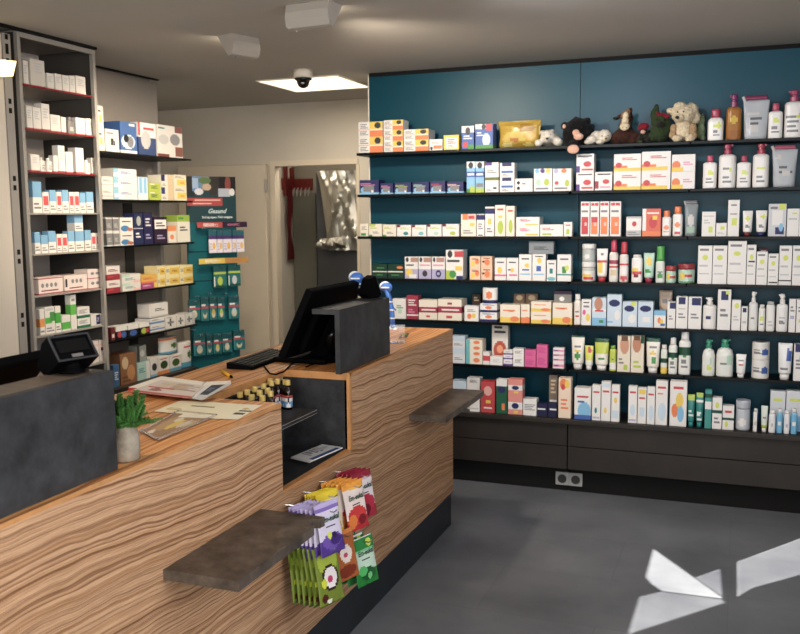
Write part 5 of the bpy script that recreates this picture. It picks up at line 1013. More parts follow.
cols = [(2.2934, 7, -1.2356, -1.1508, 0.6356, PUR, 'lavender', 'purple sweet bag hanging behind the front lavender one', 'front purple lavender sweet bag beside the slate shelf end', 'Lavendel', -.014),
        (2.4123, 5, -1.2408, -1.2046, 0.6397, YEL, 'lemon', 'yellow-topped sweet bag behind the purple bags', 'front yellow-topped sweet bag behind the purple bags', None, 0),
        (2.5292, 5, -1.2408, -1.1705, 0.6397, ORA, 'orange', 'orange-topped red sweet bag behind the front one', 'front orange-topped sweet bag with red fruit print', 'Wildkirsche', 0),
        (2.6491, 4, -1.2408, -1.1912, 0.6397, CRI, 'cherry', 'crimson-topped sweet bag behind the front one of its hook', 'front crimson-topped sweet bag farthest along the upper hooks', 'Ingwer', 0)]
low = [(2.28, 6, -1.2356, -1.1529, 0.5198, OLI, 'herb', 'olive green sweet bag behind the front olive one', 'front olive green sweet bag with dark round emblem', None, .0),
       (2.4247, 3, -1.2356, -1.1633, 0.5125, OBR, 'caramel', 'orange-brown sweet bag behind the olive bags', 'front orange-brown sweet bag between olive and green ones', None, 0),
       (2.5457, 4, -1.2356, -1.1457, 0.4526, GRE, 'sage', 'green sweet bag behind the front green one', 'front green sweet bag lowest and farthest on the rack', 'Minze', 0)]
rack = empty('hook_rack', (CF, 2.48, .65)); tag(rack, 'chrome hook rack on the counter front carrying the sweet bags', 'hook rack')
for i, (y0, n, x0, x1, zt, a, fl, lab, flab, text, dr) in enumerate(cols+low):
    sweets(y0, n, x0, x1, zt, a, lab, flab, fl+' sweet bags on one hook', text, 100*i+1, h=.157 if i < 4 else (.176 if i == 4 else .155), w=.1035, drop_last=dr)
    bm = bmesh.new(); c = (y0+.956*.0517); zz = zt-.016
    tube(bm, [(CF, c-.02, zz+.012), (x0+.02, c, zz+.006), (x1+.04, c+.004, zz-.002), (x1+.05, c+.005, zz+.006)], .0022, 8)
    
    q = from_bm('prong', bm, M['chrome'], rack); q.matrix_parent_inverse = Matrix.Translation(-rack.location)
bm = bmesh.new(); bx(bm, CF+.0005, CF+.004, 2.316, 2.709, .569, .585); q = from_bm('rail', bm, M['black'], rack); q.matrix_parent_inverse = Matrix.Translation(-rack.location)

# ------------------------------------------------------------------ teal display stand with posters and hanging packs
DD = Vector((.574, .819, 0)); DN = Vector((.819, -.574, 0)); DP = Vector((-2.95, 4.89, 0))
def ond(u, v, off=0):
    d = RT*((u-400)/F)+UP*((317-v)/F)+FW; P0 = DP+DN*off
    return EYE+d*((P0-EYE).dot(DN)/d.dot(DN))
def s_of(p): return (p-DP).dot(DD)
RZD = math.atan2(DD.y, DD.x)
st = empty('product_display_stand', (DP.x, DP.y, 0), RZD); tag(st, 'teal display stand with poster top and hooks beyond the glass shelves', 'display stand')
# local frame of the stand: x along DD, y along -DN, front at y=0
sL = s_of(ond(186, 190)); zt = ond(235, 177).z; zp = ond(237, 222).z; zb = .48
st_panel = box('peg_panel', sL, 0, .001, .02, zb, zp, solid('peg_panel_teal', '0d5f68', .5, var=.12, vscale=9), st)
POS = '12444c|5a86b4 .08,.66,.3,1|9ab4d4 .1,.74,.24,.96|gr .3,.7,.46,1|2c2a2a .0,.6,.12,1|3a3432 .46,.6,.66,1|@5c7a4a .24,.84,.5,.98|@c4a890 .32,.7,.5,.84|@d8d8dc .16,.6,.34,.74|1c1a1c .66,.7,.8,1|@8a3a2e .78,.66,.9,1|1a1a1c .9,.66,1,1|b4bcc8 .64,.56,.88,.74|@e4e0dc .86,.58,.98,.74|1e2a30 .0,.56,.16,.68|b0302c 0,.36,.72,.53|#e8c8bc .16,.46,.68,.51|#e8d0c8 .12,.39,.5,.43'
me = card_mesh(-sL, .012, zt-zp, POS); q = link('poster', me, M['print'], st); q.location = (sL/2, -.004, zp+.0005)
lettering('Gesund', .038, solid('ink_pale', 'c8d8dc', .5), q, (.03, -.001, (zt-zp)*.24), (PI/2, 0, 0), .4)
lettering('Richtig tapen. Dich steigern.', .018, M.get('ink_w') or solid('ink_w', 'e8eef0', .5), q, (.035, -.001, (zt-zp)*.11), (PI/2, 0, 0), 0, .2)
def header(u0, u1, v0, v1, ca, cb, split, um):
    a, b_ = ond(u0, (v0+v1)/2, .07), ond(u1, (v0+v1)/2, .07); s0, s1 = s_of(a), s_of(b_); z0, z1 = ond(um, v1, .07).z, ond(um, v0, .07).z
    me = card_mesh(s1-s0, .004, z1-z0, f"{ca}|{cb} {split},0,1,1|#w .12,.2,{split-.08},.8|#{'pk' if cb != 'c08a3a' else 'b07a30'} {split+.1},.3,.85,.7")
    q = link('header_strip', me, M['print'], st); q.location = ((s0+s1)/2, -.07, z0)
    bm = bmesh.new(); 
    for s in (s0+.02, s1-.03): tube(bm, [(s, -.066, (z0+z1)/2), (s, .001, (z0+z1)/2)], .003, 6)
    from_bm('strip_rod', bm, M['chrome'], q).matrix_parent_inverse = Matrix.Translation(-q.location)
header(197, 247, 222, 227.4, 'b3302c', '3a1c3c', .5, 222)
header(199, 248.4, 258, 263.4, 'e0c83a', 'c08a3a', .52, 222)
PT = '157a80|0f5f66 0,.72,1,1|w .1,.62,.6,.7|c0304a 0,.52,1,.6|@d8d0b0 .25,.1,.75,.45|@%s .3,.25,.7,.48|2a9aa0 .02,.02,.12,.5'
GP = '1a7a78|0f5f66 0,.76,1,1|lg .02,.62,.98,.72|@%s .3,.1,.7,.5|dg .05,.02,.95,.1|w .02,.05,.1,.5'
PP = 'e8e2ee|4b2f74 0,.6,1,.76|1a6a78 0,.76,1,1|@e8b83a .45,.15,.85,.45|#pl .1,.1,.45,.45'
def pack(u0, u1, v0, v1, a, label, off=.03, th=.012, group='hanging packs on the teal stand'):
    A_, B_ = ond(u0, v1, off), ond(u1, v1, off); s0, s1 = s_of(A_), s_of(B_); um = (u0+u1)/2; z0, z1 = ond(um, v1, off).z, ond(um, v0, off).z
    o = link('plaster_pack', card_mesh(s1-s0-.002, th, z1-z0, a), M['print']); tag(o, label, 'pack', group)
    p_ = DP+DD*((s0+s1)/2)+DN*off; o.location = (p_.x, p_.y, z0); o.rotation_euler = (math.radians(random.uniform(-3, 3)), 0, RZD+random.uniform(-.02, .02))
    bm = bmesh.new(); s = (s0+s1)/2
    for ds in (-.006, .006): tube(bm, [(s+ds, .001, z1-.006), (s+ds, -off-.03, z1-.008), (s+ds, -off-.038, z1+.004)], .0018, 6)
    from_bm('hook', bm, M['chrome'], st)
for i, (u0, u1, lb) in enumerate(((209.4, 217, 'purple and white plaster pack nearest the glass shelves, upper hooks'), (217.4, 223, 'narrow purple and white plaster pack, second on the upper hooks'), (223.4, 232, 'purple and white plaster pack with orange emblem, third on upper hooks'), (232.4, 236.6, 'thin purple and white plaster pack, fourth on the upper hooks'), (237, 244.6, 'purple and white plaster pack with orange emblem at stand edge'))):
    pack(u0, u1, 230, 253-i*.3, PP, lb, .075+.01*(i % 2))
for u0, u1, v0, v1, c, lb in ((214, 227, 266, 287.4, 'lg', 'teal plaster pack with lime band and green picture'), (228.4, 241, 265, 286, 'd0d0d8', 'teal plaster pack with lime band and white picture')):
    pack(u0, u1, v0, v1, GP % c, lb, .05)
for u0, u1, v0, v1, c, lb in ((189, 200.6, 300, 320, 'e8e4c8', 'teal pack with red line nearest the glass shelves, third hook row'), (201.4, 209.4, 297, 321, '157a80', 'plain teal pack in the third hook row'), (210, 217.6, 297, 320, 'd8b83a', 'teal pack with yellow picture in the third hook row'), (218.2, 225.4, 297, 319.4, 'b8d83a', 'teal pack with lime picture in the third hook row'), (229, 240, 296, 318.6, 'c8d8dc', 'teal pack with crimson band at the stand edge, third hook row')):
    pack(u0, u1, v0, v1, PT % c, lb, .035)
for u0, u1, v0, v1, c, lb in ((194, 206, 334, 355.6, 'c8ccc4', 'teal pack with white band nearest the glass shelves, lowest full row'), (207, 213, 335, 354.6, '157a80', 'narrow teal pack with white band, lowest full row'), (213.6, 222, 334, 353.4, 'e0d84a', 'teal pack with yellow picture, lowest full row'), (222.6, 232.4, 333, 352, 'd8d8c0', 'teal pack with pale picture, lowest full row'), (234, 245.4, 330, 349.6, '157a80', 'dark-topped teal pack at the stand edge, lowest full row')):
    pack(u0, u1, v0, v1, PT % c, lb, .035)
for u, v in ((193, 296), (205, 294), (222, 294), (190, 329), (203, 333), (206, 231), (199, 229), (205, 264), (208, 363), (221, 360), (235, 358)):
    p_ = ond(u, v, .0); s = s_of(p_); bm = bmesh.new()
    for ds in (-.006, .006): tube(bm, [(s+ds, .001, p_.z), (s+ds, -.07, p_.z), (s+ds, -.078, p_.z+.012)], .0018, 6)
    from_bm('hook', bm, M['chrome'], st)
for z0 in (zp-.18, zp-.36, zp-.55, zp-.74):
    box('panel_groove', sL+.004, -.004, -.0006, .001, z0, z0+.004, M['gap'], st)
box('base', sL+.02, -.02, -.12, .16, .0, zb, M['plinth'], st)

# ------------------------------------------------------------------ things on the counter
def quad_sheet(name, pts, z, th, m, parent=None, loc=None):
    """flat sheet through four measured corners on the counter"""
    P = [on(u, v, 'z', z) for u, v in pts]; c = sum(P, Vector())/4
    bm = bmesh.new(); lo = [bm.verts.new((p.x-c.x, p.y-c.y, 0)) for p in P]; hi = [bm.verts.new((p.x-c.x, p.y-c.y, th)) for p in P]
    bm.faces.new(lo); bm.faces.new(hi)
    for i in range(4): bm.faces.new((lo[i], lo[(i+1) % 4], hi[(i+1) % 4], hi[i]))
    o = from_bm(name, bm, m, parent); o.location = Vector((c.x, c.y, z))-(parent.location if parent else Vector()); return o
def decal_sheet(name, w, l, a, parent, loc, rz, m=None, th=.0006):
    me = card_mesh(w, th, l, a, name); o = link(name, me, m or M['print'], parent); o.location = loc; o.rotation_euler = (-PI/2, 0, rz); return o
def on_quad(pts, z):
    P = [on(u, v, 'z', z) for u, v in pts]; return P
def printed_quad(name, pts, z, a, parent=None, th=.0008, nx=24, ny=24):
    """printed sheet stretched over four measured corners: near edge p0-p1, far edge p3-p2"""
    P = on_quad(pts, z); c = sum(P, Vector())/4; A = art(a); vs = []; fs = []; cs = []
    for j in range(ny+1):
        for i in range(nx+1):
            u, v = i/nx, j/ny; p = (P[0]*(1-u)+P[1]*u)*(1-v)+(P[3]*(1-u)+P[2]*u)*v-c; vs.append((p.x, p.y, th))
    n = len(vs)
    for i, j in ((0, 0), (nx, 0), (nx, ny), (0, ny)): q = vs[j*(nx+1)+i]; vs.append((q[0], q[1], 0))
    for j in range(ny):
        for i in range(nx):
            k = j*(nx+1)+i; fs.append((k, k+1, k+nx+2, k+nx+1)); cs.append(art_at(A, (i+.5)/nx, (j+.5)/ny))
    K = [0, nx, (ny+1)*(nx+1)-1, ny*(nx+1)]
    for i in range(4): fs.append((n+i, n+(i+1) % 4, K[(i+1) % 4], K[i])); cs.append(A[0])
    fs.append((n+3, n+2, n+1, n)); cs.append(A[0])
    me = bpy.data.meshes.new(name); me.from_pydata(vs, [], fs); me.update(); paint(me, cs)
    o = link(name, me, M['print'], parent); o.location = Vector((c.x, c.y, z))-(parent.location if parent else Vector()); return o
zc = ct(2.25)+.0006
q = printed_quad('price_sheet', [(178, 417), (238, 419.5), (262, 405.4), (205, 402)], zc, 'efe6cc|#be .1,.2,.6,.8|2e3a30 .72,.3,.95,.42|2e3a30 .78,.5,.98,.6|@gd .7,.62,.9,.75'); tag(q, 'cream sheet with a dark green stripe at the counter corner', 'paper')
q = printed_quad('menu_sheet', [(154, 411.4), (226, 417.4), (250, 405.2), (181, 400.6)], zc+.0012, 'f2e7c2|#gd .1,.2,.3,.4|#8a7a50 .3,.55,.62,.7|be .15,.1,.85,.12'); tag(q, 'cream yellow printed sheet lying behind the coin tray', 'paper')
zc = ct(2.4)+.0006
o = empty('magazine', on(158, 389, 'z', zc)); tag(o, 'magazine with a red cover on the counter behind the cream sheets', 'magazine', 'magazines on the counter')
pz = [(128.8, 391.4), (190, 398.4), (205, 386), (161.6, 380.2)]
quad_sheet('page_block', pz, zc, .014, M['white'], o)
printed_quad('cover', pz, zc+.0142, 'e8dcd0|c8402c 0,0,1,.12|@a06a5a .2,.2,.4,.4|#be .15,.5,.8,.9|#b89a88 .45,.45,.95,.95|r .1,.42,.6,.48', o)
quad_sheet('spine', [(128.6, 391.8), (190, 399), (190.4, 398.2), (129, 391)], zc+.001, .0125, solid('red_spine', 'b0382a', .4), o)
o = empty('magazine', on(212, 390, 'z', zc)); tag(o, 'white magazine with dark blue cover edge beside the red magazine', 'magazine', 'magazines on the counter')
pz = [(191.6, 398.4), (202, 400.4), (231, 384.4), (206.6, 385.6)]
quad_sheet('page_block', pz, zc, .013, M['white'], o); printed_quad('cover', pz, zc+.0132, 'd8d8d4|26344a .2,.3,.75,1|#gg .8,.1,.98,.9|w .0,0,.2,1|#7a8a9a .3,.5,.6,.8', o)
zt_ = ct(2.05)+.0006
o = empty('coin_tray', on(178, 424, 'z', zt_)); tag(o, 'clear coin tray with a golden coin picture beside the succulent', 'tray')
pz = [(141, 432), (157.6, 440.6), (216.4, 416.4), (178, 412.6)]
printed_quad('printed_insert', pz, zt_, 'a8835c|@c09a6a .1,.1,.5,.9|@e2c44c .42,.3,.62,.72|@d8c8b8 .62,.4,.78,.75|@e8dcc8 .2,.0,.4,.2|@d0b478 .78,.45,.95,.8|@e0d4c0 .3,.6,.45,.8', o, .001)
Pq = on_quad(pz, zt_)
bm = bmesh.new()
for a_, b_ in zip(Pq, Pq[1:]+Pq[:1]): tube(bm, [a_-o.location+Vector((0, 0, .004)), b_-o.location+Vector((0, 0, .004))], .0032, 8)
from_bm('acrylic_rim', bm, M['glass'], o)
# pen
p0, p1 = on(221.6, 370.6, 'z', ct(2.5)+.006), on(232.4, 377.4, 'z', ct(2.45)+.006)
o = empty('pen', (p0+p1)/2); tag(o, 'yellow pen lying on the counter near the keyboard', 'pen')
d = (p1-p0)/2; bm = bmesh.new(); tube(bm, [-d, d*.7], .005, 10); from_bm('barrel', bm, solid('yellow_plastic', 'e8b832', .35), o, True)
bm = bmesh.new(); tube(bm, [d*.7, d*.95, d*1.05], .005, 10, [1, .5, .2]); from_bm('tip', bm, M['black'], o, True)

# potted succulent
pp = on(131, 461, 'z', ct(1.6)); o = empty('potted_succulent', (pp.x-.012, pp.y, ct(pp.y)+.0005)); o.scale = (1.14, 1.14, 1.06); tag(o, 'potted green succulent in a grey clay pot against the slate upstand', 'plant')
clay = solid('grey_clay', '8f8678', .85, var=.3, vscale=22, bump=.5, bscale=70)
bm = bmesh.new(); lathe(bm, [(.021, 0), (.026, .004), (.0285, .03), (.0285, .052), (.024, .068), (.0225, .074), (.025, .083), (.0235, .084), (.02, .074), (.002, .072)], 28)
for v in bm.verts:
    a = math.atan2(v.co.y, v.co.x); k = 1+.035*math.sin(3*a+v.co.z*60)+.02*math.sin(7*a); v.co.x *= k; v.co.y *= k
    if v.co.z > .08: v.co.z += .003*math.sin(2*a+1)
from_bm('pot', bm, clay, o, True)
bm = bmesh.new(); lathe(bm, [(.0225, .068), (.021, .0735), (.002, .075)], 20); from_bm('soil', bm, solid('soil', '2c2219', .95, bump=.6, bscale=200), o)
R_ = random.Random(5); leafm = solid('succulent_green', '3f6a30', .5, var=.35, vscale=60); stemm = solid('succulent_stem', '5f7a3c', .6)
for k in range(34):
    a = R_.uniform(0, 2*PI); r0 = R_.uniform(.002, .02); hh = R_.uniform(.03, .074) if k < 25 else .016; out = R_.uniform(.006, .028) if k < 25 else R_.uniform(.03, .052)
    if k == 27: a = .35; out = .062
    if k == 28: a = PI*1.1; out = .05
    b0 = Vector((r0*math.cos(a), r0*math.sin(a), .073)); b1 = b0+Vector((out*math.cos(a), out*math.sin(a), hh))
    mid = (b0+b1)/2+Vector((math.cos(a)*.003, math.sin(a)*.003, .006 if k >= 25 else 0))
    bm = bmesh.new(); tube(bm, [b0, mid, b1], .0022, 6, [1, .9, .5]); s = from_bm('stem', bm, stemm, o)
    bm = bmesh.new()
    L_ = int(hh/.0042)+4
    for i in range(L_):
        t = (i+1)/L_; c = b0*(1-t)**2+mid*2*t*(1-t)+b1*t*t
        for q in range(4):
            an = q*PI/2+i*.8; dv = Vector((math.cos(an), math.sin(an), .5)).normalized()
            rot = dv.to_track_quat('Z', 'Y').to_matrix(); sz = .0062*(1-.4*t)
            ball(bm, c+dv*sz*1.05, (sz*.55, sz*.4, sz), rot, 6)
    from_bm('foliage', bm, leafm, s, True)

# tincture bottles in the niche
glassb = solid('brown_glass', '1c0d07', .08, spec=.7); capm = solid('gold_cap', 'd8c07a', .3, metal=.35)
first = None
SPOTS = [(240, 392.5), (251.6, 395), (262.4, 396), (270.6, 391.4), (255, 387), (247.2, 390), (259.6, 390.6), (263.6, 384), (267.6, 388.4), (271.4, 381.2), (277.6, 379.4), (283.4, 377), (287.6, 380.4), (294.2, 377.4)]
BL = 'small brown tincture bottle with gold cap and blue-white label in the counter niche'
for i, (u, v) in enumerate(SPOTS):
    p = on(u, v, 'z', .9386); p.x = min(max(p.x, XN+.017), -1.358); p.y = min(max(p.y, YA+.02), 2.69)
    if i >= 9: p.y = min(p.y, 2.69)
    if first is None:
        first = empty('tincture_bottle'); tag(first, BL, 'bottle', 'tincture bottles in the counter niche')
        bm = bmesh.new(); lathe(bm, [(.014, 0), (.0155, .002), (.0155, .058), (.0135, .068), (.0075, .076), (.007, .086)], 20); from_bm('body', bm, glassb, first, True)
        lb = link('label', loft_mesh([(.008, .0158, .0158, 2), (.05, .0158, .0158, 2)], 'e6e0da|5f9ac8 0,.0,1,.55|b02a2c 0,.8,1,1|@k .35,.5,.65,.85|@w .3,.1,.7,.5', .05, 'label', 20, 2), M['print'], first)
        bm = bmesh.new(); lathe(bm, [(.009, .084), (.0095, .086), (.0095, .1), (.0085, .1015)], 18); from_bm('cap', bm, capm, first)
        o = first
    else:
        o = first.copy(); COL.objects.link(o)
        for ch in list(first.children):
            c = ch.copy(); COL.objects.link(c); c.parent = o
    placed = globals().setdefault('_pl', [])
    for _ in range(60):
        near = [q for q in placed if (q-p).xy.length < .0325]
        if not near: break
        for q in near:
            dlt = (p-q).xy; dlt = dlt.normalized() if dlt.length > 1e-5 else Vector((0, 1)); p.x += dlt.x*.004; p.y += dlt.y*.004
        p.x = min(max(p.x, XN+.017), -1.358); p.y = min(max(p.y, YA+.017), 2.69)
    placed.append(Vector(p)); o.location = (p.x, p.y, .8385); o.rotation_euler = (0, 0, math.radians(40+R_.uniform(-25, 25)))
# leaflets on the niche floor
o = empty('leaflet_stack', on(315, 455, 'z', .6755)); tag(o, 'folded white leaflets with blue edge on the niche floor', 'leaflets')
P = [(290.6, 458.6), (309, 463), (341.6, 449), (321, 446)]
for k in range(4):
    s = [(u+k*.4, v-k*.2) for u, v in P]; printed_quad('leaflet', s, .6755+k*.0052, 'e6e4e0|#gr .1,.2,.6,.8|3a5f96 .78,.1,1,.9|@gg .2,.5,.5,.9', o, .0046)

# ------------------------------------------------------------------ screens
def slab_mesh(bm, x0, x1, z0, z1, t): bx(bm, x0, x1, -t/2, t/2, z0, z1, .004)
def monitor(c, L, hgt, tilt, label, rz):
    o = empty('monitor', c, rz); tag(o, label, 'monitor', 'monitors on the counter')
    # local: screen spans y (width) and leans in x; staff side is -x
    rot = Matrix.Rotation(tilt, 4, 'Y')
    bm = bmesh.new(); bx(bm, -.03, .0, -L/2, L/2, .03, hgt+.03, .006); bx(bm, .0, .03, -L*.35, L*.35, .06, hgt*.8, .012)
    bmesh.ops.transform(bm, matrix=rot, verts=bm.verts); from_bm('housing', bm, M['black'], o)
    bm = bmesh.new(); bx(bm, -.032, -.0302, -L/2+.012, L/2-.012, .042, hgt+.018); bmesh.ops.transform(bm, matrix=rot, verts=bm.verts); from_bm('display', bm, M['screen'], o)
    bm = bmesh.new(); bx(bm, -.09, .13, -.13, .13, 0, .018, .006); from_bm('base', bm, M['black'], o)
    bm = bmesh.new(); prism(bm, [(.02, .012), (.1, .012), (.16, .16), (.13, .18), (.08, .12)], 'y', -.05, .05); from_bm('neck', bm, M['black'], o)
    return o
pb_ = on(277, 360, 'z', ct(2.8)+.03); pt_ = on(306, 290.6, 'y', pb_.y)
tl = math.atan2(pt_.x-pb_.x, pt_.z-pb_.z); Lm = on(358, 283, 'x', pt_.x).y-pb_.y; hm = math.hypot(pt_.x-pb_.x, pt_.z-pb_.z)
print('MON', pb_, pt_, math.degrees(tl), Lm, hm)
monitor((pb_.x+.015, pb_.y+Lm/2, ct(3.2)+.0005), Lm, hm-.005, tl, 'large black monitor leaning back behind the short slate upstand', 0)
pq = on(45, 350.5, 'x', -1.468); tl2 = math.radians(40); h2 = (pq.z-ct(1.3)-.001)/math.cos(tl2)
monitor((pq.x-h2*math.sin(tl2)-.005, pq.y-.225, ct(1.5)+.0005), .54, h2-.062, tl2, 'black monitor top edge behind the long slate upstand', 0)
# keyboard
k0 = on(241, 367.6, 'z', ct(2.7)+.012); k1 = on(283, 352, 'z', ct(3)+.012)
kc = (k0+k1)/2; kd = (k1-k0); o = empty('keyboard', (kc.x-.015, kc.y+.015, ct(kc.y)+.0006), math.atan2(kd.y, kd.x)); tag(o, 'black keyboard lying before the big monitor', 'keyboard')
Lk = kd.length; bm = bmesh.new(); prism(bm, [(-.052, 0), (.052, 0), (.052, .022), (-.052, .009)], 'x', -Lk/2, Lk/2); from_bm('body', bm, M['black'], o)
bm = bmesh.new(); kn = max(6, int(Lk/.019))
for j in range(5):
    for i in range(kn):
        x = -Lk/2+.01+i*(Lk-.02)/kn; y = -.046+j*.0186; z = .009+(y+.052)*.125
        bx(bm, x, x+(Lk-.02)/kn-.003, y, y+.0155, z, z+.005)
from_bm('keys', bm, solid('key_black', '1a1a1c', .5), o)
# cables looping over the niche edge
for i, (pts, lb) in enumerate((([(262, 364), (266, 368.6), (270, 373.6), (276, 374.4), (284, 371.6), (289, 366.4), (294, 362)], 'thin black cable looping beside the keyboard at the niche edge'), ([(306, 366.8), (316, 362.6), (325, 358.6), (332, 354)], 'thin black cable running behind the short slate upstand'))):
    bm = bmesh.new(); tube(bm, [on(u, v, 'z', ct(2.75)+.004) for u, v in pts], .0028, 8); tag(from_bm('cable', bm, M['black'], None, True), lb, 'cable')
# hand scanner standing under the upstand ledge
p = on(329, 362, 'z', ct(2.85)); o = empty('hand_scanner', (p.x, p.y, ct(p.y)+.0005)); tag(o, 'black hand scanner standing behind the short slate upstand', 'scanner')
bm = bmesh.new(); lathe(bm, [(.034, 0), (.036, .006), (.02, .016), (.012, .03)], 20); from_bm('base', bm, M['black'], o, True)
bm = bmesh.new(); tube(bm, [(0, 0, .02), (-.006, .0, .06), (.004, 0, .095), (.03, .0, .115)], .015, 12, [.7, .8, 1.1, 1.25]); from_bm('body', bm, solid('scanner_black', '151517', .25), o, True)

def customer_display(c, rz, w, h, tilt, stand, label):
    o = empty('customer_display', c, rz); tag(o, label, 'display', 'customer displays on the upstands')
    rot = Matrix.Translation((0, 0, stand)) @ Matrix.Rotation(-tilt, 4, 'X')
    bm = bmesh.new()
    prism(bm, [(0, 0), (.0, h), (.028, h), (.075, h*.5), (.06, 0)], 'x', -w/2, w/2); bmesh.ops.transform(bm, matrix=rot, verts=bm.verts); from_bm('housing', bm, M['black'], o)
    bm = bmesh.new(); bx(bm, -w/2+.012, w/2-.012, -.0016, -.0002, .02, h-.012); bmesh.ops.transform(bm, matrix=rot, verts=bm.verts); s = from_bm('screen', bm, M['screen'], o)
    bm = bmesh.new()
    for a in ((-w/2, w/2, 0, .004), (-w/2, w/2, h-.004, h), (-w/2, -w/2+.004, .004, h-.004), (w/2-.004, w/2, .004, h-.004)): bx(bm, a[0], a[1], -.003, -.0002, a[2], a[3])
    bmesh.ops.transform(bm, matrix=rot, verts=bm.verts); from_bm('bezel', bm, solid('display_bezel', '3a3b3e', .35), o)
    bm = bmesh.new(); bx(bm, -.014, .014, -.0028, -.0002, .006, .014); bmesh.ops.transform(bm, matrix=rot, verts=bm.verts); from_bm('badge', bm, M['chrome'], o)
    bm = bmesh.new(); lathe(bm, [(.03, 0), (.03, .004), (.022, .008), (.018, .022), (.02, stand+.015)], 20, (0, .03, 0)); from_bm('foot', bm, M['black'], o, True)
    return o
pc = on(67, 375, 'z', 1.166)
customer_display((-1.3255, pc.y+.028, 1.166), math.radians(76), .1, .062, math.radians(36), .03, 'small black customer display on the long slate upstand')
pc = on(374, 297, 'z', 1.1774)
customer_display((-1.335, pc.y+.012, 1.178), math.radians(160), .045, .085, math.radians(24), .008, 'black customer display seen from behind on the short slate upstand')

# bendy blue and white figurines
BLU = solid('toy_blue', '4a78c0', .35); TWH = solid('toy_white', 'e6eaf0', .35)
def figurine(base, zb, head, label, lean):
    """a blue and white toy toothbrush figure: striped bending body, round head, two feet"""
    P = on(*base, 'z', zb); o = empty('toy_figurine', (P.x, P.y, zb+.0005)); tag(o, label, 'figurine', 'blue and white figurines by the monitor')
    Hd = on(*head, 'y', P.y); v = Vector((Hd.x-P.x, 0, Hd.z-zb)); r = 7.4/255
    for s in (-1, 1):
        bm = bmesh.new(); ball(bm, (s*.011, -.004, .006), (.009, .014, .006)); from_bm('foot', bm, TWH if lean > 0 else BLU, o, True)
    mid = Vector((v.x*.15, 0, v.z*.5))
    pts = [Vector((0, 0, .008)), mid*.6, mid, (mid+v)/2, v*.94]
    bm = bmesh.new(); tube(bm, pts, .0125, 12, [1.1, 1.0, .85, .9, 1.0]); b_ = from_bm('body', bm, BLU, o, True)
    for t in (.25, .45, .65):
        c = pts[0].lerp(v, t) if abs(v.x) < .01 else (Vector((v.x*t*t, 0, .008+(v.z-.008)*t)))
        bm = bmesh.new(); lathe(bm, [(.0128, -.003), (.0136, 0), (.0128, .003)], 14, (0, 0, 0)); s_ = from_bm('stripe', bm, TWH, b_, True); s_.location = c
    bm = bmesh.new(); ball(bm, v, (r*1.05, r*.55, r*.85)); hd = from_bm('head', bm, BLU, o, True)
    bm = bmesh.new(); ball(bm, v+Vector((-.008, .004, .004)), (r*1.0, r*.5, r*.85)); from_bm('cap', bm, TWH, hd, True)
    bm = bmesh.new(); bx(bm, v.x-r*.7, v.x+r*.7, -r*.62, -r*.5, v.z-.003, v.z+.003, .001); from_bm('grin', bm, TWH, hd)
    for s in (-1, 1):
        bm = bmesh.new(); tube(bm, [mid+Vector((s*.008, 0, .004)), mid+Vector((s*.022, -.008, -.006))], .004, 8); from_bm('arm', bm, BLU, o, True)
    return o
figurine((363, 296.4), 1.177, (356.6, 278.4), 'blue and white figurine bending over on the short slate upstand', -1)
figurine((393, 330), ct(3.45), (386.4, 287.4), 'taller blue and white figurine standing behind the short slate upstand', 1)
# acrylic leaflet stand with a dark green card on the far counter end
p = on(400, 344, 'z', ct(3.45)); o = empty('leaflet_stand', (p.x-.03, p.y+.02, ct(p.y)+.0006), .5); tag(o, 'small clear leaflet stand on the far counter end', 'stand')
box('back', -.045, .045, .02, .023, 0, .075, M['glass'], o); box('base', -.045, .045, -.012, .023, -.0003, .003, M['glass'], o)
q = printed_quad('leaflet', [(398, 339), (407, 337.4), (409.6, 333), (401, 334.4)], ct(3.7)+.0008, '20402f|o .3,.3,.6,.6|#lg .1,.7,.8,.9'); tag(q, 'small dark green leaflet on the far counter end', 'leaflet')

# ------------------------------------------------------------------ doorway: coat rack, cabinet under silver foil
YW = 7.2; zl = on(302, 184.6, 'y', YW).z; xL_ = on(293.6, 185, 'y', YW).x; xR_ = on(313, 185, 'y', YW).x
rk = empty('coat_rack', ((xL_+xR_)/2, YW, zl)); tag(rk, 'red corner coat rack with hooks in the corridor behind the doorway', 'coat rack')
redm = solid('red_lacquer', '6c2623', .45)
def rbox(n, x0, x1, y0, y1, z0, z1, m, par): q = box(n, x0, x1, y0, y1, z0, z1, m, par); q.matrix_parent_inverse = Matrix.Translation(-rk.location); return q
rbox('rail', xL_, xR_, YW-.022, YW-.001, zl-.05, zl+.05, redm, rk)
rbox('rail', -3.759, -3.738, 7.0, YW-.023, zl-.05, zl+.05, redm, rk)
rbox('post', xL_-.012, xL_+.02, YW-.05, YW-.023, zl-.09, zl+.15, redm, rk)
rbox('post', -3.737, -3.712, 7.0, 7.035, zl-.1, zl+.2, redm, rk)
for u in (296, 299.4, 303, 307.4, 311):
    x = on(u, 190, 'y', YW).x; bm = bmesh.new(); tube(bm, [(x, YW-.022, zl-.03), (x, YW-.06, zl-.06), (x+.02, YW-.09, zl-.1), (x+.03, YW-.09, zl-.05)], .006, 8)
    q = from_bm('hook', bm, M['metal'], rk); q.matrix_parent_inverse = Matrix.Translation(-rk.location)
g = empty('red_cloth', (-3.715, 7.05, zl-.3)); tag(g, 'narrow dark red cloth hanging below the coat rack', 'cloth')
bm = bmesh.new(); rows = []
for j in range(15):
    t = j/14; wd = .035+.03*abs(math.sin(t*5)); rows.append([bm.verts.new((.012*math.sin(i*1.6+t*3)+.004, -wd+2*wd*i/6+.012*math.sin(9*t), .26-.62*t)) for i in range(7)])
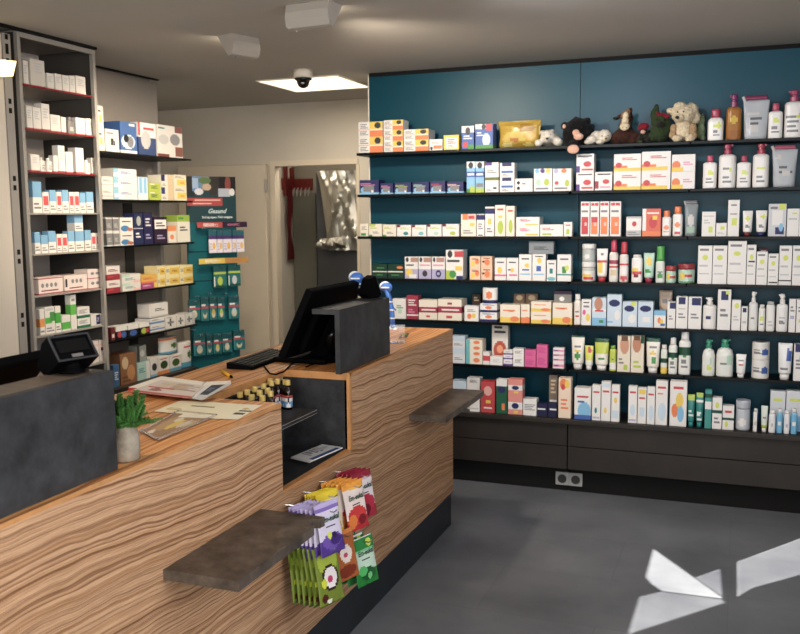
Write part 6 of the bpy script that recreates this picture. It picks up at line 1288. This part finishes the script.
for A_, B_ in zip(rows, rows[1:]):
    for i in range(6): bm.faces.new((A_[i], A_[i+1], B_[i+1], B_[i]))
from_bm('fabric', bm, solid('dark_red_cloth', '5e1a1e', .85), g, True)
CY = 6.75
cx0 = on(318, 300, 'y', CY).x; cx1 = -2.105; czt = on(322, 172, 'y', CY).z
cb = empty('tall_cabinet', ((cx0+cx1)/2, CY, 0)); tag(cb, 'tall anthracite cabinet behind the doorway, half covered with silver foil', 'cabinet')
w2 = (cx1-cx0)/2; zs = on(335, 250, 'y', CY).z
box('carcass', -w2, w2, .02, .42, 0, czt, M['cabinet'], cb); box('door', -w2+.004, -.003, 0, .019, .06, czt-.01, M['cabinet'], cb, .002); box('door', .003, w2-.004, 0, .019, .06, czt-.01, M['cabinet'], cb, .002)
# foil: crumpled sheet hung over the front of the cabinet
fo = empty('silver_foil', ((cx0+cx1)/2, CY-.02, zs)); tag(fo, 'crumpled silver foil sheet hanging over the tall cabinet', 'foil')
bm = bmesh.new(); NX, NZ = 46, 60; R2 = random.Random(11); folds = [(R2.uniform(0, 1), R2.uniform(-.3, .3), R2.uniform(.015, .06), R2.uniform(.012, .035)) for _ in range(26)]
G = []
xL = on(316.4, 175, 'y', CY-.06).x
for j in range(NZ+1):
    t = j/NZ; row = []
    zt2 = czt+.0; z = zs-.0+(zt2-zs)*t
    xs = xL+(on(328, 238, 'y', CY-.06).x-xL)*(1-t)**.8
    for i in range(NX+1):
        s = i/NX; x = xs+(cx1-xs)*s
        y = CY-.045
        for c, k, wd, am in folds:
            dd = (s-c-k*(t-.5)); y -= am*max(0, 1-abs(dd)/wd)*(.4+.6*t)
        y -= .006*math.sin(27*s+3*t)*math.sin(4*t+5*s)
        row.append(bm.verts.new((x-fo.location.x, y-fo.location.y, z-fo.location.z)))
    G.append(row)
G.append([bm.verts.new((v.co.x, CY+.16-fo.location.y, czt+.004-fo.location.z)) for v in G[-1]])
for v in G[-2]: v.co.z += .004
for j in range(NZ+1):
    for i in range(NX): bm.faces.new((G[j][i], G[j][i+1], G[j+1][i+1], G[j+1][i]))
from_bm('sheet', bm, solid('silver_foil', 'b4b1a8', .36, metal=.85, bump=.12, bscale=18), fo, False)
bm = bmesh.new(); G = []
xA, xB = on(318, 245, 'y', CY-.1).x, on(346, 243, 'y', CY-.1).x; zA = on(325, 250, 'y', CY-.1).z; zB = on(325, 239, 'y', CY-.1).z
for j in range(11):
    row = []
    for i in range(25):
        s, t = i/24, j/10; row.append(bm.verts.new((xA+(xB-xA)*s*(1-.15*t)-fo.location.x, -.06-.05*math.sin(PI*t)-.015*math.sin(14*s+5*t)-.01*math.sin(31*s), zA+(zB-zA)*t+.02*s-fo.location.z)))
    G.append(row)
for j in range(10):
    for i in range(24): bm.faces.new((G[j][i], G[j][i+1], G[j+1][i+1], G[j+1][i]))
from_bm('folded_edge', bm, solid('silver_foil_edge', 'bdbab2', .36, metal=.85, bump=.1, bscale=50), fo, False)
structure('door_2', on(294.5, 260, 'y', 7.17).x, on(317, 260, 'y', 7.17).x, 7.16, 7.199, 0, on(300, 193, 'y', 7.16).z, solid('grey_green_door', '77766c', .55))
# added glowing wedge for the bright spot by the white cabinet
lp = on(5, 69, 'x', U1+.06); o = empty('glow_wedge', lp); tag(o, 'small glowing wedge on the tall white cabinet front', 'lamp')
bm = bmesh.new(); prism(bm, [(-.04, .03), (.036, .036), (.012, -.03), (-.04, -.034)], 'x', -.02, .03); bmesh.ops.rotate(bm, cent=(0, 0, 0), matrix=Matrix.Rotation(0, 3, 'Z'), verts=bm.verts); from_bm('wedge_body', bm, emis('wedge_glow', 'ffe2a8', 1.3), o)
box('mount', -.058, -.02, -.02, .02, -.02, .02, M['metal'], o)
for o in bpy.data.objects:
    if o.type == 'MESH' and o.parent is None and 'category' not in o and 'kind' not in o: print('UNTAGGED', o.name)
    if 'label' in o and not 4 <= len(o['label'].split()) <= 16: print('WORDS', len(o['label'].split()), o['label'])
